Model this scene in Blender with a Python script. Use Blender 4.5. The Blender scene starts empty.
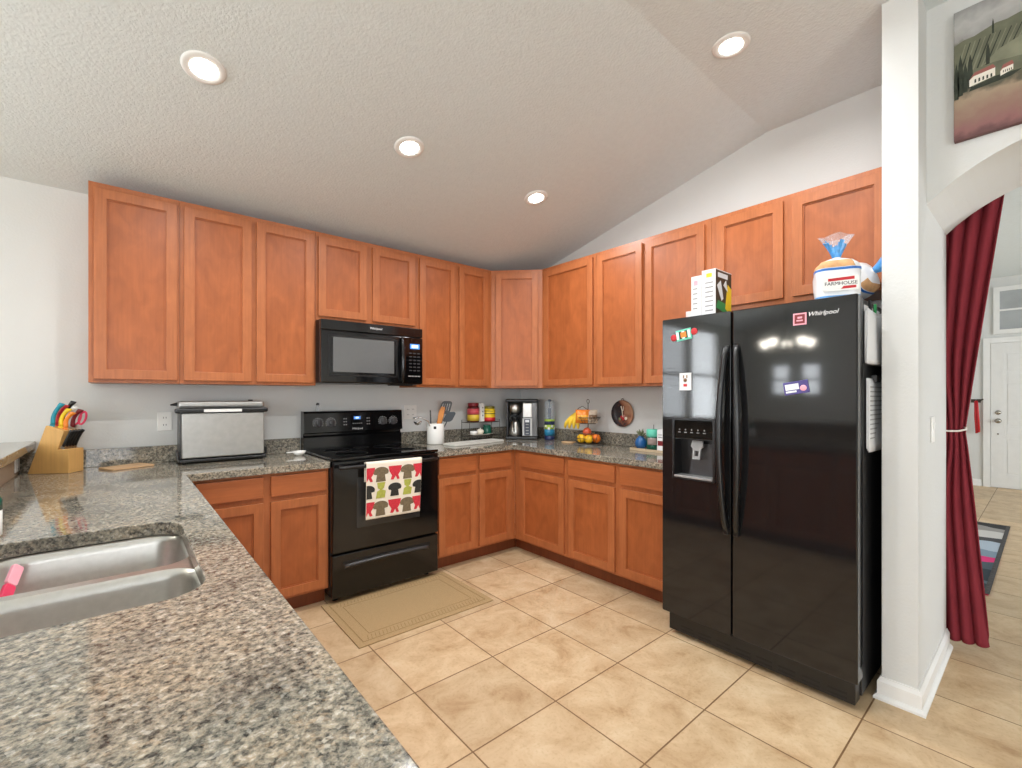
import bpy, bmesh, math, random
from mathutils import Vector, Matrix

random.seed(7)
S = bpy.context.scene
PI = math.pi

# ------------------------------------------------------------------ camera
cam_d = bpy.data.cameras.new('camera')
cam = bpy.data.objects.new('camera', cam_d)
S.collection.objects.link(cam)
cam.location = (-3.1295, -3.5003, 1.293)
cam.rotation_euler = (PI / 2, 0, -0.6969)
cam_d.sensor_width = 36.0
cam_d.lens = 36.0 * 456.34 / 1022.0
cam_d.shift_x = (511.0 - 505.88) / 1022.0
cam_d.shift_y = (396.19 - 384.0) / 1022.0
cam_d.clip_start = 0.05
S.camera = cam

# ------------------------------------------------------------------ world, exposure
W = bpy.data.worlds.new('world')
S.world = W
W.use_nodes = True
W.node_tree.nodes['Background'].inputs[0].default_value = (0.75, 0.85, 1.0, 1)
W.node_tree.nodes['Background'].inputs[1].default_value = 0.6
S.view_settings.view_transform = 'Standard'
S.view_settings.look = 'None'
S.view_settings.gamma = 1.0
S.view_settings.use_curve_mapping = False
S.view_settings.exposure = 0.0
S.cycles.use_denoising = True
S.cycles.max_bounces = 10
S.cycles.diffuse_bounces = 6
S.cycles.sample_clamp_indirect = 8.0

WINDOW_W = 44.0     # daylight through the bright dining window
REAR_W = 66.0       # added fill, set in an unseen sliding door behind the camera
LEFT_W = 56.0       # added fill, set in an unseen wide left window
CAN_W = 12.0        # each recessed ceiling light
HALL_W = 135.0  # added light for the hall, from an unseen rear window


def area(name, loc, rot, sx, sy, power, color, parent=None, shape='RECTANGLE', spread=180):
    d = bpy.data.lights.new(name, 'AREA')
    d.shape = shape
    d.size = sx
    if shape in ('RECTANGLE', 'ELLIPSE'):
        d.size_y = sy
    d.energy = power
    d.spread = math.radians(spread)
    d.color = color
    o = bpy.data.objects.new(name, d)
    S.collection.objects.link(o)
    o.location = loc
    o.rotation_euler = rot
    if parent:
        o.parent = parent
    return o


DAY = (0.92, 0.965, 1.0)
# daylight entering by the dining and small side windows; left, rear and hall lights are added
area('daylight_dining', (-5.625, 0.065, 1.61), (-PI / 2, 0, 0), 0.76, 1.36, WINDOW_W, DAY)
area('daylight_dining_side', (-4.70, 0.065, 1.61), (-PI / 2, 0, 0), 0.66, 1.36, WINDOW_W * 0.35, DAY)
area('daylight_side', (-7.145, -0.565, 1.57), (PI / 2, 0, -PI / 2), 0.22, 0.46, 2.6, DAY)
area('daylight_side', (-7.145, -1.000, 1.57), (PI / 2, 0, -PI / 2), 0.22, 0.46, 2.6, DAY)
area('added_light_left', (-7.145, -4.30, 1.52), (PI / 2, 0, -PI / 2), 2.1, 1.25, LEFT_W, DAY)
area('added_light_rear', (-4.2, -7.325, 1.15), (PI / 2, 0, 0), 2.3, 1.95, REAR_W, DAY)
area('added_light_hall', (3.4, -7.325, 1.4), (PI / 2, 0, 0), 2.3, 1.75, HALL_W, DAY)


# ------------------------------------------------------------------ materials
def lin(c):
    out = []
    for v in c:
        v = v / 255.0
        out.append(v / 12.92 if v <= 0.04045 else ((v + 0.055) / 1.055) ** 2.4)
    return (out[0], out[1], out[2], 1.0)


def base_mat(name):
    m = bpy.data.materials.new(name)
    m.use_nodes = True
    nt = m.node_tree
    return m, nt, nt.nodes['Principled BSDF']


def node(nt, kind, **kw):
    n = nt.nodes.new(kind)
    for k, v in kw.items():
        setattr(n, k, v)
    return n


def ramp(nt, stops, interp='LINEAR'):
    r = nt.nodes.new('ShaderNodeValToRGB')
    cr = r.color_ramp
    cr.interpolation = interp
    while len(cr.elements) < len(stops):
        cr.elements.new(0.5)
    for e, (p, c) in zip(cr.elements, stops):
        e.position = p
        e.color = c
    return r


def shade(c, k):
    return (min(1, c[0] * k), min(1, c[1] * k), min(1, c[2] * k), 1)


def mat(name, rgb, rough=0.5, metal=0.0, var=0.08, scale=12.0, bump=0.0, bscale=60.0, spec=0.5,
        coat=0.0, alpha=1.0, transmission=0.0, emit=None, estr=0.0, sheen=0.0):
    """Plain procedural material: noise-varied base colour, optional noise bump."""
    m, nt, b = base_mat(name)
    c = lin(rgb)
    tc = node(nt, 'ShaderNodeTexCoord')
    nz = node(nt, 'ShaderNodeTexNoise')
    nz.inputs['Scale'].default_value = scale
    nz.inputs['Detail'].default_value = 4
    nt.links.new(tc.outputs['Object'], nz.inputs['Vector'])
    r = ramp(nt, [(0.3, shade(c, 1 - var)), (0.7, shade(c, 1 + var))])
    nt.links.new(nz.outputs['Fac'], r.inputs['Fac'])
    nt.links.new(r.outputs['Color'], b.inputs['Base Color'])
    b.inputs['Roughness'].default_value = rough
    b.inputs['Metallic'].default_value = metal
    b.inputs['Specular IOR Level'].default_value = spec
    b.inputs['Coat Weight'].default_value = coat
    b.inputs['Transmission Weight'].default_value = transmission
    b.inputs['Alpha'].default_value = alpha
    if sheen:
        b.inputs['Sheen Weight'].default_value = sheen
    if emit:
        b.inputs['Emission Color'].default_value = lin(emit)
        b.inputs['Emission Strength'].default_value = estr
    if bump:
        n2 = node(nt, 'ShaderNodeTexNoise')
        n2.inputs['Scale'].default_value = bscale
        n2.inputs['Detail'].default_value = 3
        nt.links.new(tc.outputs['Object'], n2.inputs['Vector'])
        bp = node(nt, 'ShaderNodeBump')
        bp.inputs['Strength'].default_value = bump
        bp.inputs['Distance'].default_value = 0.004
        nt.links.new(n2.outputs['Fac'], bp.inputs['Height'])
        nt.links.new(bp.outputs['Normal'], b.inputs['Normal'])
    return m


def wood(name, rgb, grain='Z', rough=0.38, contrast=0.12, blotch=0.10):
    """Stained maple: fine stretched grain plus soft blotches, different on every door."""
    m, nt, b = base_mat(name)
    c = lin(rgb)
    tc = node(nt, 'ShaderNodeTexCoord')
    oi = node(nt, 'ShaderNodeObjectInfo')
    add = node(nt, 'ShaderNodeVectorMath', operation='ADD')
    mul = node(nt, 'ShaderNodeMath', operation='MULTIPLY')
    mul.inputs[1].default_value = 37.0
    nt.links.new(oi.outputs['Random'], mul.inputs[0])
    nt.links.new(tc.outputs['Object'], add.inputs[0])
    nt.links.new(mul.outputs[0], add.inputs[1])
    mp = node(nt, 'ShaderNodeMapping')
    mp.inputs['Scale'].default_value = (60, 60, 2.5) if grain == 'Z' else (2.5, 2.5, 60)
    nt.links.new(add.outputs[0], mp.inputs['Vector'])
    g = node(nt, 'ShaderNodeTexNoise')
    g.inputs['Scale'].default_value = 1.6
    g.inputs['Detail'].default_value = 6
    g.inputs['Distortion'].default_value = 0.4
    nt.links.new(mp.outputs[0], g.inputs['Vector'])
    mp2 = node(nt, 'ShaderNodeMapping')
    mp2.inputs['Scale'].default_value = (9, 9, 4.5) if grain == 'Z' else (4.5, 4.5, 9)
    nt.links.new(add.outputs[0], mp2.inputs['Vector'])
    bl = node(nt, 'ShaderNodeTexNoise')
    bl.inputs['Scale'].default_value = 1.5
    bl.inputs['Detail'].default_value = 4
    bl.inputs['Distortion'].default_value = 0.8
    nt.links.new(mp2.outputs[0], bl.inputs['Vector'])
    r1 = ramp(nt, [(0.25, shade(c, 1 - contrast)), (0.75, shade(c, 1 + contrast))])
    r2 = ramp(nt, [(0.28, (1 - blotch, 1 - blotch * 1.15, 1 - blotch * 1.3, 1)), (0.72, (1 + blotch, 1 + blotch, 1 + blotch, 1))])
    nt.links.new(g.outputs['Fac'], r1.inputs['Fac'])
    nt.links.new(bl.outputs['Fac'], r2.inputs['Fac'])
    mx = node(nt, 'ShaderNodeMix', data_type='RGBA', blend_type='MULTIPLY')
    mx.inputs[0].default_value = 1.0
    nt.links.new(r1.outputs['Color'], mx.inputs[6])
    nt.links.new(r2.outputs['Color'], mx.inputs[7])
    nt.links.new(mx.outputs[2], b.inputs['Base Color'])
    b.inputs['Roughness'].default_value = rough
    b.inputs['Specular IOR Level'].default_value = 0.4
    return m


def granite(name):
    m, nt, b = base_mat(name)
    tc = node(nt, 'ShaderNodeTexCoord')
    warp = node(nt, 'ShaderNodeTexNoise')
    warp.inputs['Scale'].default_value = 45
    warp.inputs['Detail'].default_value = 3
    nt.links.new(tc.outputs['Object'], warp.inputs['Vector'])
    sc = node(nt, 'ShaderNodeVectorMath', operation='SCALE')
    sc.inputs['Scale'].default_value = 0.012
    nt.links.new(warp.outputs['Color'], sc.inputs[0])
    add = node(nt, 'ShaderNodeVectorMath', operation='ADD')
    nt.links.new(tc.outputs['Object'], add.inputs[0])
    nt.links.new(sc.outputs[0], add.inputs[1])
    v1 = node(nt, 'ShaderNodeTexVoronoi')
    v1.inputs['Scale'].default_value = 140
    nt.links.new(add.outputs[0], v1.inputs['Vector'])
    sep = node(nt, 'ShaderNodeSeparateColor')
    nt.links.new(v1.outputs['Color'], sep.inputs[0])
    r1 = ramp(nt, [(0.0, lin((38, 39, 36))), (0.16, lin((76, 76, 68))), (0.30, lin((112, 110, 99))),
                   (0.52, lin((144, 140, 126))), (0.72, lin((174, 166, 148))), (0.88, lin((158, 138, 112))),
                   (0.95, lin((212, 208, 196)))], 'CONSTANT')
    nt.links.new(sep.outputs[0], r1.inputs['Fac'])
    v2 = node(nt, 'ShaderNodeTexVoronoi')
    v2.inputs['Scale'].default_value = 260
    nt.links.new(add.outputs[0], v2.inputs['Vector'])
    sep2 = node(nt, 'ShaderNodeSeparateColor')
    nt.links.new(v2.outputs['Color'], sep2.inputs[0])
    r2 = ramp(nt, [(0.0, lin((44, 44, 44))), (0.24, lin((124, 121, 114))), (0.65, lin((172, 167, 157))), (0.88, lin((140, 124, 108)))], 'CONSTANT')
    nt.links.new(sep2.outputs[1], r2.inputs['Fac'])
    mv = node(nt, 'ShaderNodeMix', data_type='RGBA', blend_type='MIX')
    mv.inputs[0].default_value = 0.40
    nt.links.new(r1.outputs['Color'], mv.inputs[6])
    nt.links.new(r2.outputs['Color'], mv.inputs[7])
    g1 = node(nt, 'ShaderNodeTexNoise')
    g1.inputs['Scale'].default_value = 72
    g1.inputs['Detail'].default_value = 6
    g1.inputs['Roughness'].default_value = 0.72
    nt.links.new(tc.outputs['Object'], g1.inputs['Vector'])
    r4 = ramp(nt, [(0.38, lin((26, 27, 27))), (0.435, lin((76, 75, 70))), (0.485, lin((130, 126, 114))), (0.53, lin((166, 158, 141))),
                   (0.575, lin((178, 164, 142))), (0.65, lin((222, 218, 208)))])
    nt.links.new(g1.outputs['Fac'], r4.inputs['Fac'])
    mx = node(nt, 'ShaderNodeMix', data_type='RGBA', blend_type='MIX')
    mx.inputs[0].default_value = 0.50
    nt.links.new(mv.outputs[2], mx.inputs[6])
    nt.links.new(r4.outputs['Color'], mx.inputs[7])
    big = node(nt, 'ShaderNodeTexNoise')
    big.inputs['Scale'].default_value = 7
    big.inputs['Detail'].default_value = 5
    nt.links.new(tc.outputs['Object'], big.inputs['Vector'])
    r3 = ramp(nt, [(0.32, (0.66, 0.68, 0.70, 1)), (0.52, (1, 1, 1, 1)), (0.70, (1.06, 1.0, 0.94, 1))])
    nt.links.new(big.outputs['Fac'], r3.inputs['Fac'])
    m2 = node(nt, 'ShaderNodeMix', data_type='RGBA', blend_type='MULTIPLY')
    m2.inputs[0].default_value = 1.0
    nt.links.new(mx.outputs[2], m2.inputs[6])
    nt.links.new(r3.outputs['Color'], m2.inputs[7])
    nt.links.new(m2.outputs[2], b.inputs['Base Color'])
    b.inputs['Roughness'].default_value = 0.06
    b.inputs['Specular IOR Level'].default_value = 0.5
    return m


TILE, TOX, TOY = 0.4314, -1.7259, -1.2891


def floor_mat():
    m, nt, b = base_mat('beige_floor_tile')
    tc = node(nt, 'ShaderNodeTexCoord')
    mp = node(nt, 'ShaderNodeMapping')
    mp.inputs['Location'].default_value = (-TOX + TILE * 40, -TOY + TILE * 40, 0)
    nt.links.new(tc.outputs['Object'], mp.inputs['Vector'])
    br = node(nt, 'ShaderNodeTexBrick')
    br.offset = 0.0
    br.squash = 1.0
    br.inputs['Scale'].default_value = 1.0
    br.inputs['Brick Width'].default_value = TILE
    br.inputs['Row Height'].default_value = TILE
    br.inputs['Mortar Size'].default_value = 0.0032
    br.inputs['Mortar Smooth'].default_value = 0.15
    br.inputs['Bias'].default_value = 0.0
    br.inputs['Color1'].default_value = (0.88, 0.88, 0.88, 1)
    br.inputs['Color2'].default_value = (1.06, 1.06, 1.06, 1)
    br.inputs['Mortar'].default_value = (0, 0, 0, 1)
    nt.links.new(mp.outputs[0], br.inputs['Vector'])
    n1 = node(nt, 'ShaderNodeTexNoise')
    n1.inputs['Scale'].default_value = 5.5
    n1.inputs['Detail'].default_value = 10
    n1.inputs['Roughness'].default_value = 0.68
    n1.inputs['Distortion'].default_value = 0.5
    nt.links.new(tc.outputs['Object'], n1.inputs['Vector'])
    r = ramp(nt, [(0.28, lin((170, 136, 98))), (0.42, lin((194, 165, 128))), (0.56, lin((208, 182, 146))), (0.75, lin((219, 198, 166)))])
    nt.links.new(n1.outputs['Fac'], r.inputs['Fac'])
    n2 = node(nt, 'ShaderNodeTexNoise')
    n2.inputs['Scale'].default_value = 70
    n2.inputs['Detail'].default_value = 4
    nt.links.new(tc.outputs['Object'], n2.inputs['Vector'])
    r2 = ramp(nt, [(0.34, (0.86, 0.82, 0.76, 1)), (0.46, (1, 1, 1, 1))])
    nt.links.new(n2.outputs['Fac'], r2.inputs['Fac'])
    m1 = node(nt, 'ShaderNodeMix', data_type='RGBA', blend_type='MULTIPLY')
    m1.inputs[0].default_value = 0.6
    nt.links.new(r.outputs['Color'], m1.inputs[6])
    nt.links.new(r2.outputs['Color'], m1.inputs[7])
    m2 = node(nt, 'ShaderNodeMix', data_type='RGBA', blend_type='MULTIPLY')
    m2.inputs[0].default_value = 1.0
    nt.links.new(m1.outputs[2], m2.inputs[6])
    nt.links.new(br.outputs['Color'], m2.inputs[7])
    m3 = node(nt, 'ShaderNodeMix', data_type='RGBA', blend_type='MIX')
    nt.links.new(br.outputs['Fac'], m3.inputs[0])
    nt.links.new(m2.outputs[2], m3.inputs[6])
    m3.inputs[7].default_value = lin((128, 98, 66))
    nt.links.new(m3.outputs[2], b.inputs['Base Color'])
    inv = node(nt, 'ShaderNodeMath', operation='SUBTRACT')
    inv.inputs[0].default_value = 1.0
    nt.links.new(br.outputs['Fac'], inv.inputs[1])
    ad = node(nt, 'ShaderNodeMath', operation='MULTIPLY_ADD')
    nt.links.new(n1.outputs['Fac'], ad.inputs[0])
    ad.inputs[1].default_value = 0.25
    nt.links.new(inv.outputs[0], ad.inputs[2])
    bp = node(nt, 'ShaderNodeBump')
    bp.inputs['Strength'].default_value = 0.5
    bp.inputs['Distance'].default_value = 0.003
    nt.links.new(ad.outputs[0], bp.inputs['Height'])
    nt.links.new(bp.outputs['Normal'], b.inputs['Normal'])
    b.inputs['Roughness'].default_value = 0.42
    b.inputs['Specular IOR Level'].default_value = 0.4
    return m


M = {}
M['wall'] = mat('wall_paint', (214, 215, 213), 0.75, var=0.015, scale=3, bump=0.25, bscale=90, spec=0.2)
M['ceiling'] = mat('textured_ceiling_paint', (217, 224, 225), 0.9, var=0.02, scale=30, bump=0.85, bscale=82, spec=0.1)
M['trim'] = mat('white_trim_paint', (232, 232, 230), 0.45, var=0.015)
M['floor'] = floor_mat()
M['granite'] = granite('speckled_granite')
M['wood'] = wood('cherry_stained_maple', (172, 102, 60))
M['wood_h'] = wood('cherry_stained_maple_across', (168, 96, 54), 'X')
M['wood_panel'] = wood('cherry_stained_maple_panel', (163, 91, 49), contrast=0.08, blotch=0.15)
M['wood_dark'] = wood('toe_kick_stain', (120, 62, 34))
M['black'] = mat('black_enamel', (14, 14, 15), 0.10, var=0.15, spec=0.55)
M['black_satin'] = mat('black_satin_plastic', (20, 20, 21), 0.32, var=0.15)
M['black_matte'] = mat('black_rubber', (12, 12, 12), 0.6, var=0.15)
M['black_glass'] = mat('black_ceramic_glass', (8, 8, 9), 0.04, var=0.1, spec=0.6)
M['fridge'] = mat('black_fridge_paint', (24, 24, 25), 0.06, var=0.12, spec=0.55, bump=0.004, bscale=4)
M['fridge_side'] = mat('black_fridge_side', (24, 24, 25), 0.4, var=0.2)
M['dark_grey'] = mat('dark_grey_plastic', (62, 62, 64), 0.35)
M['grey'] = mat('grey_plastic', (140, 140, 140), 0.35)
M['window_grey'] = mat('oven_window_glass', (52, 52, 52), 0.08, var=0.1)
M['micro_window'] = mat('microwave_window_screen', (96, 97, 97), 0.12, var=0.1, scale=400)
M['steel'] = mat('brushed_steel', (205, 203, 198), 0.34, metal=1.0, var=0.05, scale=60)
M['steel_dull'] = mat('dull_steel', (178, 177, 174), 0.38, metal=0.85, var=0.06, scale=30)
M['chrome'] = mat('chrome', (225, 225, 225), 0.08, metal=1.0, var=0.02)
M['nickel'] = mat('satin_nickel', (170, 165, 155), 0.25, metal=1.0, var=0.04)
M['wire'] = mat('dark_bronze_wire', (84, 78, 70), 0.4, metal=0.6)
M['white'] = mat('white_ceramic', (236, 235, 231), 0.2, var=0.015)
M['white_plastic'] = mat('white_plastic', (232, 231, 227), 0.35, var=0.015)
M['paper'] = mat('white_paper', (224, 225, 226), 0.8, var=0.03)
M['print'] = mat('silver_print', (225, 225, 225), 0.3, var=0.02)
M['display'] = mat('blue_lit_display', (60, 110, 180), 0.3, emit=(90, 150, 235), estr=0.7)
M['digits'] = mat('lit_digits', (200, 225, 255), 0.3, emit=(200, 225, 255), estr=1.3)
M['block'] = wood('pale_beech', (206, 160, 96), 'Z', 0.45, 0.08, 0.06)
M['block_end'] = wood('pale_beech_end', (214, 176, 140), 'X', 0.5, 0.08, 0.06)
M['trivet'] = wood('beech_board', (200, 164, 124), 'X', 0.5, 0.06, 0.06)
M['spatula'] = wood('light_wood_utensil', (202, 130, 62), 'Z', 0.5, 0.14, 0.1)
M['curtain'] = mat('maroon_curtain_cloth', (138, 53, 62), 0.9, var=0.06, scale=6, spec=0.1)
M['cord'] = mat('white_cord', (235, 228, 220), 0.7)
M['mat'] = None


def P_color(name, rgb, rough=0.4, **k):
    if name not in M:
        M[name] = mat(name, rgb, rough, **k)
    return M[name]


P_color('red', (190, 32, 40))
P_color('dark_red', (120, 22, 30))
P_color('teal', (20, 138, 158))
P_color('orange', (232, 130, 32))
P_color('yellow', (238, 202, 40))
P_color('lemon', (240, 186, 26), 0.45, bump=0.3, bscale=160)
P_color('orange_peel', (236, 120, 24), 0.45, bump=0.4, bscale=160)
P_color('apple_red', (196, 84, 52), 0.3, var=0.25)
P_color('banana', (236, 200, 58), 0.5, var=0.08)
P_color('brown', (120, 84, 50))
P_color('green_dark', (20, 82, 66), 0.25)
P_color('green', (40, 150, 84))
P_color('mint', (96, 196, 170), 0.3)
P_color('blue', (44, 110, 190), 0.3)
P_color('vase_blue', (36, 92, 150), 0.15, var=0.2)
P_color('navy', (22, 38, 82))
P_color('aqua', (80, 170, 220), 0.35)
P_color('leaf', (120, 130, 96), 0.6, var=0.2)
P_color('pink', (226, 60, 96), 0.5)
P_color('pale_pink', (244, 170, 184), 0.5)
P_color('cream', (238, 230, 212), 0.7)
P_color('cloth', (238, 230, 214), 0.9, var=0.03)
P_color('print_brown', (118, 104, 80), 0.9, var=0.25, scale=90)
P_color('print_red', (208, 52, 66), 0.9, var=0.15, scale=90)
P_color('print_green', (174, 178, 80), 0.9, var=0.15, scale=90)
P_color('print_black', (48, 48, 44), 0.9, var=0.3, scale=90)
P_color('bread', (206, 160, 112), 0.8, var=0.18, scale=40)
P_color('bag_white', (226, 228, 230), 0.3, var=0.04, coat=0.3)
P_color('bag_blue', (74, 150, 214), 0.3, var=0.25, scale=60, coat=0.3)
P_color('purple', (72, 62, 130), 0.4)
P_color('lime', (170, 200, 70), 0.4)
P_color('wire_grey', (120, 118, 112), 0.4, metal=0.6)
P_color('roof_red', (150, 92, 84), 0.8)
P_color('house_white', (226, 220, 208), 0.8)
P_color('cypress', (52, 58, 48), 0.9, var=0.3, scale=40)
P_color('hill', (104, 106, 88), 0.9, var=0.25, scale=14)
P_color('hill_dark', (78, 80, 68), 0.9, var=0.25, scale=20)
P_color('sky_paint', (150, 150, 150), 0.9, var=0.18, scale=7)
P_color('field_paint', (152, 128, 108), 0.9, var=0.22, scale=12)
P_color('poppy_paint', (130, 92, 92), 0.9, var=0.4, scale=50)
M['lens'] = mat('lit_lamp_lens', (255, 252, 244), 0.4, emit=(255, 252, 244), estr=14.0)
M['bulb'] = mat('lit_bulb_glass', (255, 250, 238), 0.4, emit=(255, 248, 232), estr=45.0)
M['pane'] = mat('daylit_window_pane', (235, 242, 250), 0.3, emit=(236, 243, 255), estr=2.2)
M['clear'] = mat('clear_plastic', (215, 226, 235), 0.08, alpha=0.16, var=0.02)


def stripes_mat(name, stops, axis=0, lo=0.0, hi=1.0, wob=0.0):
    """Woven bands across an object along one of its own axes."""
    m, nt, b = base_mat(name)
    tc = node(nt, 'ShaderNodeTexCoord')
    nz = node(nt, 'ShaderNodeTexNoise')
    nz.inputs['Scale'].default_value = 3.0
    nt.links.new(tc.outputs['Object'], nz.inputs['Vector'])
    sx = node(nt, 'ShaderNodeSeparateXYZ')
    nt.links.new(tc.outputs['Object'], sx.inputs[0])
    ad = node(nt, 'ShaderNodeMath', operation='MULTIPLY_ADD')
    nt.links.new(nz.outputs['Fac'], ad.inputs[0])
    ad.inputs[1].default_value = wob
    nt.links.new(sx.outputs[axis], ad.inputs[2])
    mr = node(nt, 'ShaderNodeMapRange')
    mr.inputs['From Min'].default_value = lo
    mr.inputs['From Max'].default_value = hi
    nt.links.new(ad.outputs[0], mr.inputs['Value'])
    r = ramp(nt, stops, 'CONSTANT')
    nt.links.new(mr.outputs[0], r.inputs['Fac'])
    nt.links.new(r.outputs['Color'], b.inputs['Base Color'])
    b.inputs['Roughness'].default_value = 0.9
    return m


def mat_weave():
    m, nt, b = base_mat('woven_beige_mat')
    tc = node(nt, 'ShaderNodeTexCoord')
    wv = node(nt, 'ShaderNodeTexWave')
    wv.bands_direction = 'X'
    wv.inputs['Scale'].default_value = 60
    wv.inputs['Distortion'].default_value = 1.5
    nt.links.new(tc.outputs['Object'], wv.inputs['Vector'])
    nz = node(nt, 'ShaderNodeTexNoise')
    nz.inputs['Scale'].default_value = 120
    nt.links.new(tc.outputs['Object'], nz.inputs['Vector'])
    mx = node(nt, 'ShaderNodeMix', data_type='RGBA')
    mx.inputs[0].default_value = 0.5
    nt.links.new(wv.outputs['Color'], mx.inputs[6])
    nt.links.new(nz.outputs['Color'], mx.inputs[7])
    r = ramp(nt, [(0.25, lin((150, 124, 86))), (0.75, lin((190, 162, 118)))])
    nt.links.new(mx.outputs[2], r.inputs['Fac'])
    nt.links.new(r.outputs['Color'], b.inputs['Base Color'])
    bp = node(nt, 'ShaderNodeBump')
    bp.inputs['Strength'].default_value = 0.4
    bp.inputs['Distance'].default_value = 0.003
    nt.links.new(mx.outputs[2], bp.inputs['Height'])
    nt.links.new(bp.outputs['Normal'], b.inputs['Normal'])
    b.inputs['Roughness'].default_value = 0.95
    return m


M['mat'] = mat_weave()
M['mat_line'] = mat('darker_weave', (146, 120, 80), 0.95, var=0.12, scale=80)


# ------------------------------------------------------------------ mesh builder
class MB:
    def __init__(self):
        self.bm = bmesh.new()

    def _tag(self, faces, mi, smooth=False):
        for f in faces:
            f.material_index = mi
            f.smooth = smooth

    def box(self, x0, x1, y0, y1, z0, z1, bevel=0.0, mi=0, seg=2, mtx=None):
        t = bmesh.new()
        r = bmesh.ops.create_cube(t, size=1.0)
        for v in t.verts:
            v.co = Vector((x0 + (v.co.x + 0.5) * (x1 - x0), y0 + (v.co.y + 0.5) * (y1 - y0), z0 + (v.co.z + 0.5) * (z1 - z0)))
        if bevel > 0:
            bmesh.ops.bevel(t, geom=list(t.edges), offset=bevel, segments=seg, profile=0.5, affect='EDGES')
        self._merge(t, mi, False, mtx)
        return self

    def _merge(self, t, mi, smooth, mtx=None):
        if mtx is not None:
            t.transform(mtx)
        bmesh.ops.recalc_face_normals(t, faces=list(t.faces))
        vm = {}
        for v in t.verts:
            vm[v] = self.bm.verts.new(v.co)
        for f in t.faces:
            try:
                nf = self.bm.faces.new([vm[v] for v in f.verts])
                nf.material_index = mi
                nf.smooth = smooth
            except ValueError:
                pass
        t.free()

    def lathe(self, prof, c=(0, 0, 0), seg=28, mi=0, smooth=True, mtx=None, sy=1.0):
        """prof: (radius, z) pairs from bottom to top; a radius of 0 closes the end."""
        t = bmesh.new()
        rings = []
        for r, z in prof:
            if r <= 1e-6:
                rings.append([t.verts.new((c[0], c[1], c[2] + z))])
            else:
                rings.append([t.verts.new((c[0] + r * math.cos(2 * PI * k / seg), c[1] + sy * r * math.sin(2 * PI * k / seg), c[2] + z)) for k in range(seg)])
        for a, b in zip(rings, rings[1:]):
            for k in range(seg):
                k2 = (k + 1) % seg
                if len(a) == 1 and len(b) == 1:
                    continue
                if len(a) == 1:
                    t.faces.new((a[0], b[k], b[k2]))
                elif len(b) == 1:
                    t.faces.new((a[k], a[k2], b[0]))
                else:
                    t.faces.new((a[k], a[k2], b[k2], b[k]))
        for ring in (rings[0], rings[-1]):
            if len(ring) > 1:
                t.faces.new(ring)
        self._merge(t, mi, smooth, mtx)
        return self

    def cyl(self, p0, p1, r0, r1=None, seg=20, mi=0, smooth=True):
        r1 = r0 if r1 is None else r1
        p0, p1 = Vector(p0), Vector(p1)
        d = p1 - p0
        q = Vector((0, 0, 1)).rotation_difference(d.normalized()).to_matrix().to_4x4()
        mtx = Matrix.Translation(p0) @ q
        L = d.length
        e = min(0.0015, L * 0.2, min(r0, r1) * 0.3)
        self.lathe([(max(r0 - e, 1e-5), 0), (r0, e), (r1, L - e), (max(r1 - e, 1e-5), L)], seg=seg, mi=mi, smooth=smooth, mtx=mtx)
        return self

    def tube(self, pts, r, seg=10, mi=0, closed=False):
        pts = [Vector(p) for p in pts]
        n = len(pts)
        rs = r if isinstance(r, (list, tuple)) else [r] * n
        t = bmesh.new()
        rings = []
        up = None
        for i, p in enumerate(pts):
            a = pts[i - 1] if (i > 0 or closed) else p
            b = pts[(i + 1) % n] if (i < n - 1 or closed) else p
            d = (b - a).normalized()
            if up is None:
                up = Vector((0, 0, 1)) if abs(d.z) < 0.9 else Vector((1, 0, 0))
            s = d.cross(up)
            if s.length < 1e-5:
                s = d.orthogonal()
            s.normalize()
            u = s.cross(d).normalized()
            up = u
            rings.append([t.verts.new(p + (s * math.cos(2 * PI * k / seg) + u * math.sin(2 * PI * k / seg)) * rs[i]) for k in range(seg)])
        prs = list(zip(rings, rings[1:]))
        if closed:
            prs.append((rings[-1], rings[0]))
        for a, b in prs:
            for k in range(seg):
                t.faces.new((a[k], a[(k + 1) % seg], b[(k + 1) % seg], b[k]))
        if not closed:
            t.faces.new(rings[0])
            t.faces.new(rings[-1])
        self._merge(t, mi, True)
        return self

    def ball(self, c, r, mi=0, sc=(1, 1, 1), seg=20, mtx=None):
        t = bmesh.new()
        bmesh.ops.create_uvsphere(t, u_segments=seg, v_segments=max(8, seg // 2), radius=r)
        for v in t.verts:
            v.co = Vector((c[0] + v.co.x * sc[0], c[1] + v.co.y * sc[1], c[2] + v.co.z * sc[2]))
        self._merge(t, mi, True, mtx)
        return self

    def prism(self, outer, holes, c0, c1, f=None, mi=0, smooth=False, bevel=0.0):
        """Polygon (a,b) with holes, thickened from c0 to c1; f maps (a,b,c) to xyz."""
        f = f or (lambda a, b, c: (a, b, c))
        t = bmesh.new()
        edges = []
        loops = []
        for lp in [outer] + list(holes):
            vs = [t.verts.new((a, b, c0)) for a, b in lp]
            loops.append(vs)
            for i in range(len(vs)):
                edges.append(t.edges.new((vs[i], vs[(i + 1) % len(vs)])))
        if holes:
            bmesh.ops.triangle_fill(t, use_beauty=True, use_dissolve=False, edges=edges, normal=(0, 0, 1))
        else:
            t.faces.new(loops[0])
        base = list(t.faces)
        top = {}
        for lp in loops:
            for v in lp:
                top[v] = t.verts.new((v.co.x, v.co.y, c1))
        for fc in base:
            t.faces.new([top[v] for v in reversed(list(fc.verts))])
        for lp in loops:
            for i in range(len(lp)):
                a, b = lp[i], lp[(i + 1) % len(lp)]
                t.faces.new((a, b, top[b], top[a]))
        bmesh.ops.recalc_face_normals(t, faces=list(t.faces))
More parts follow.
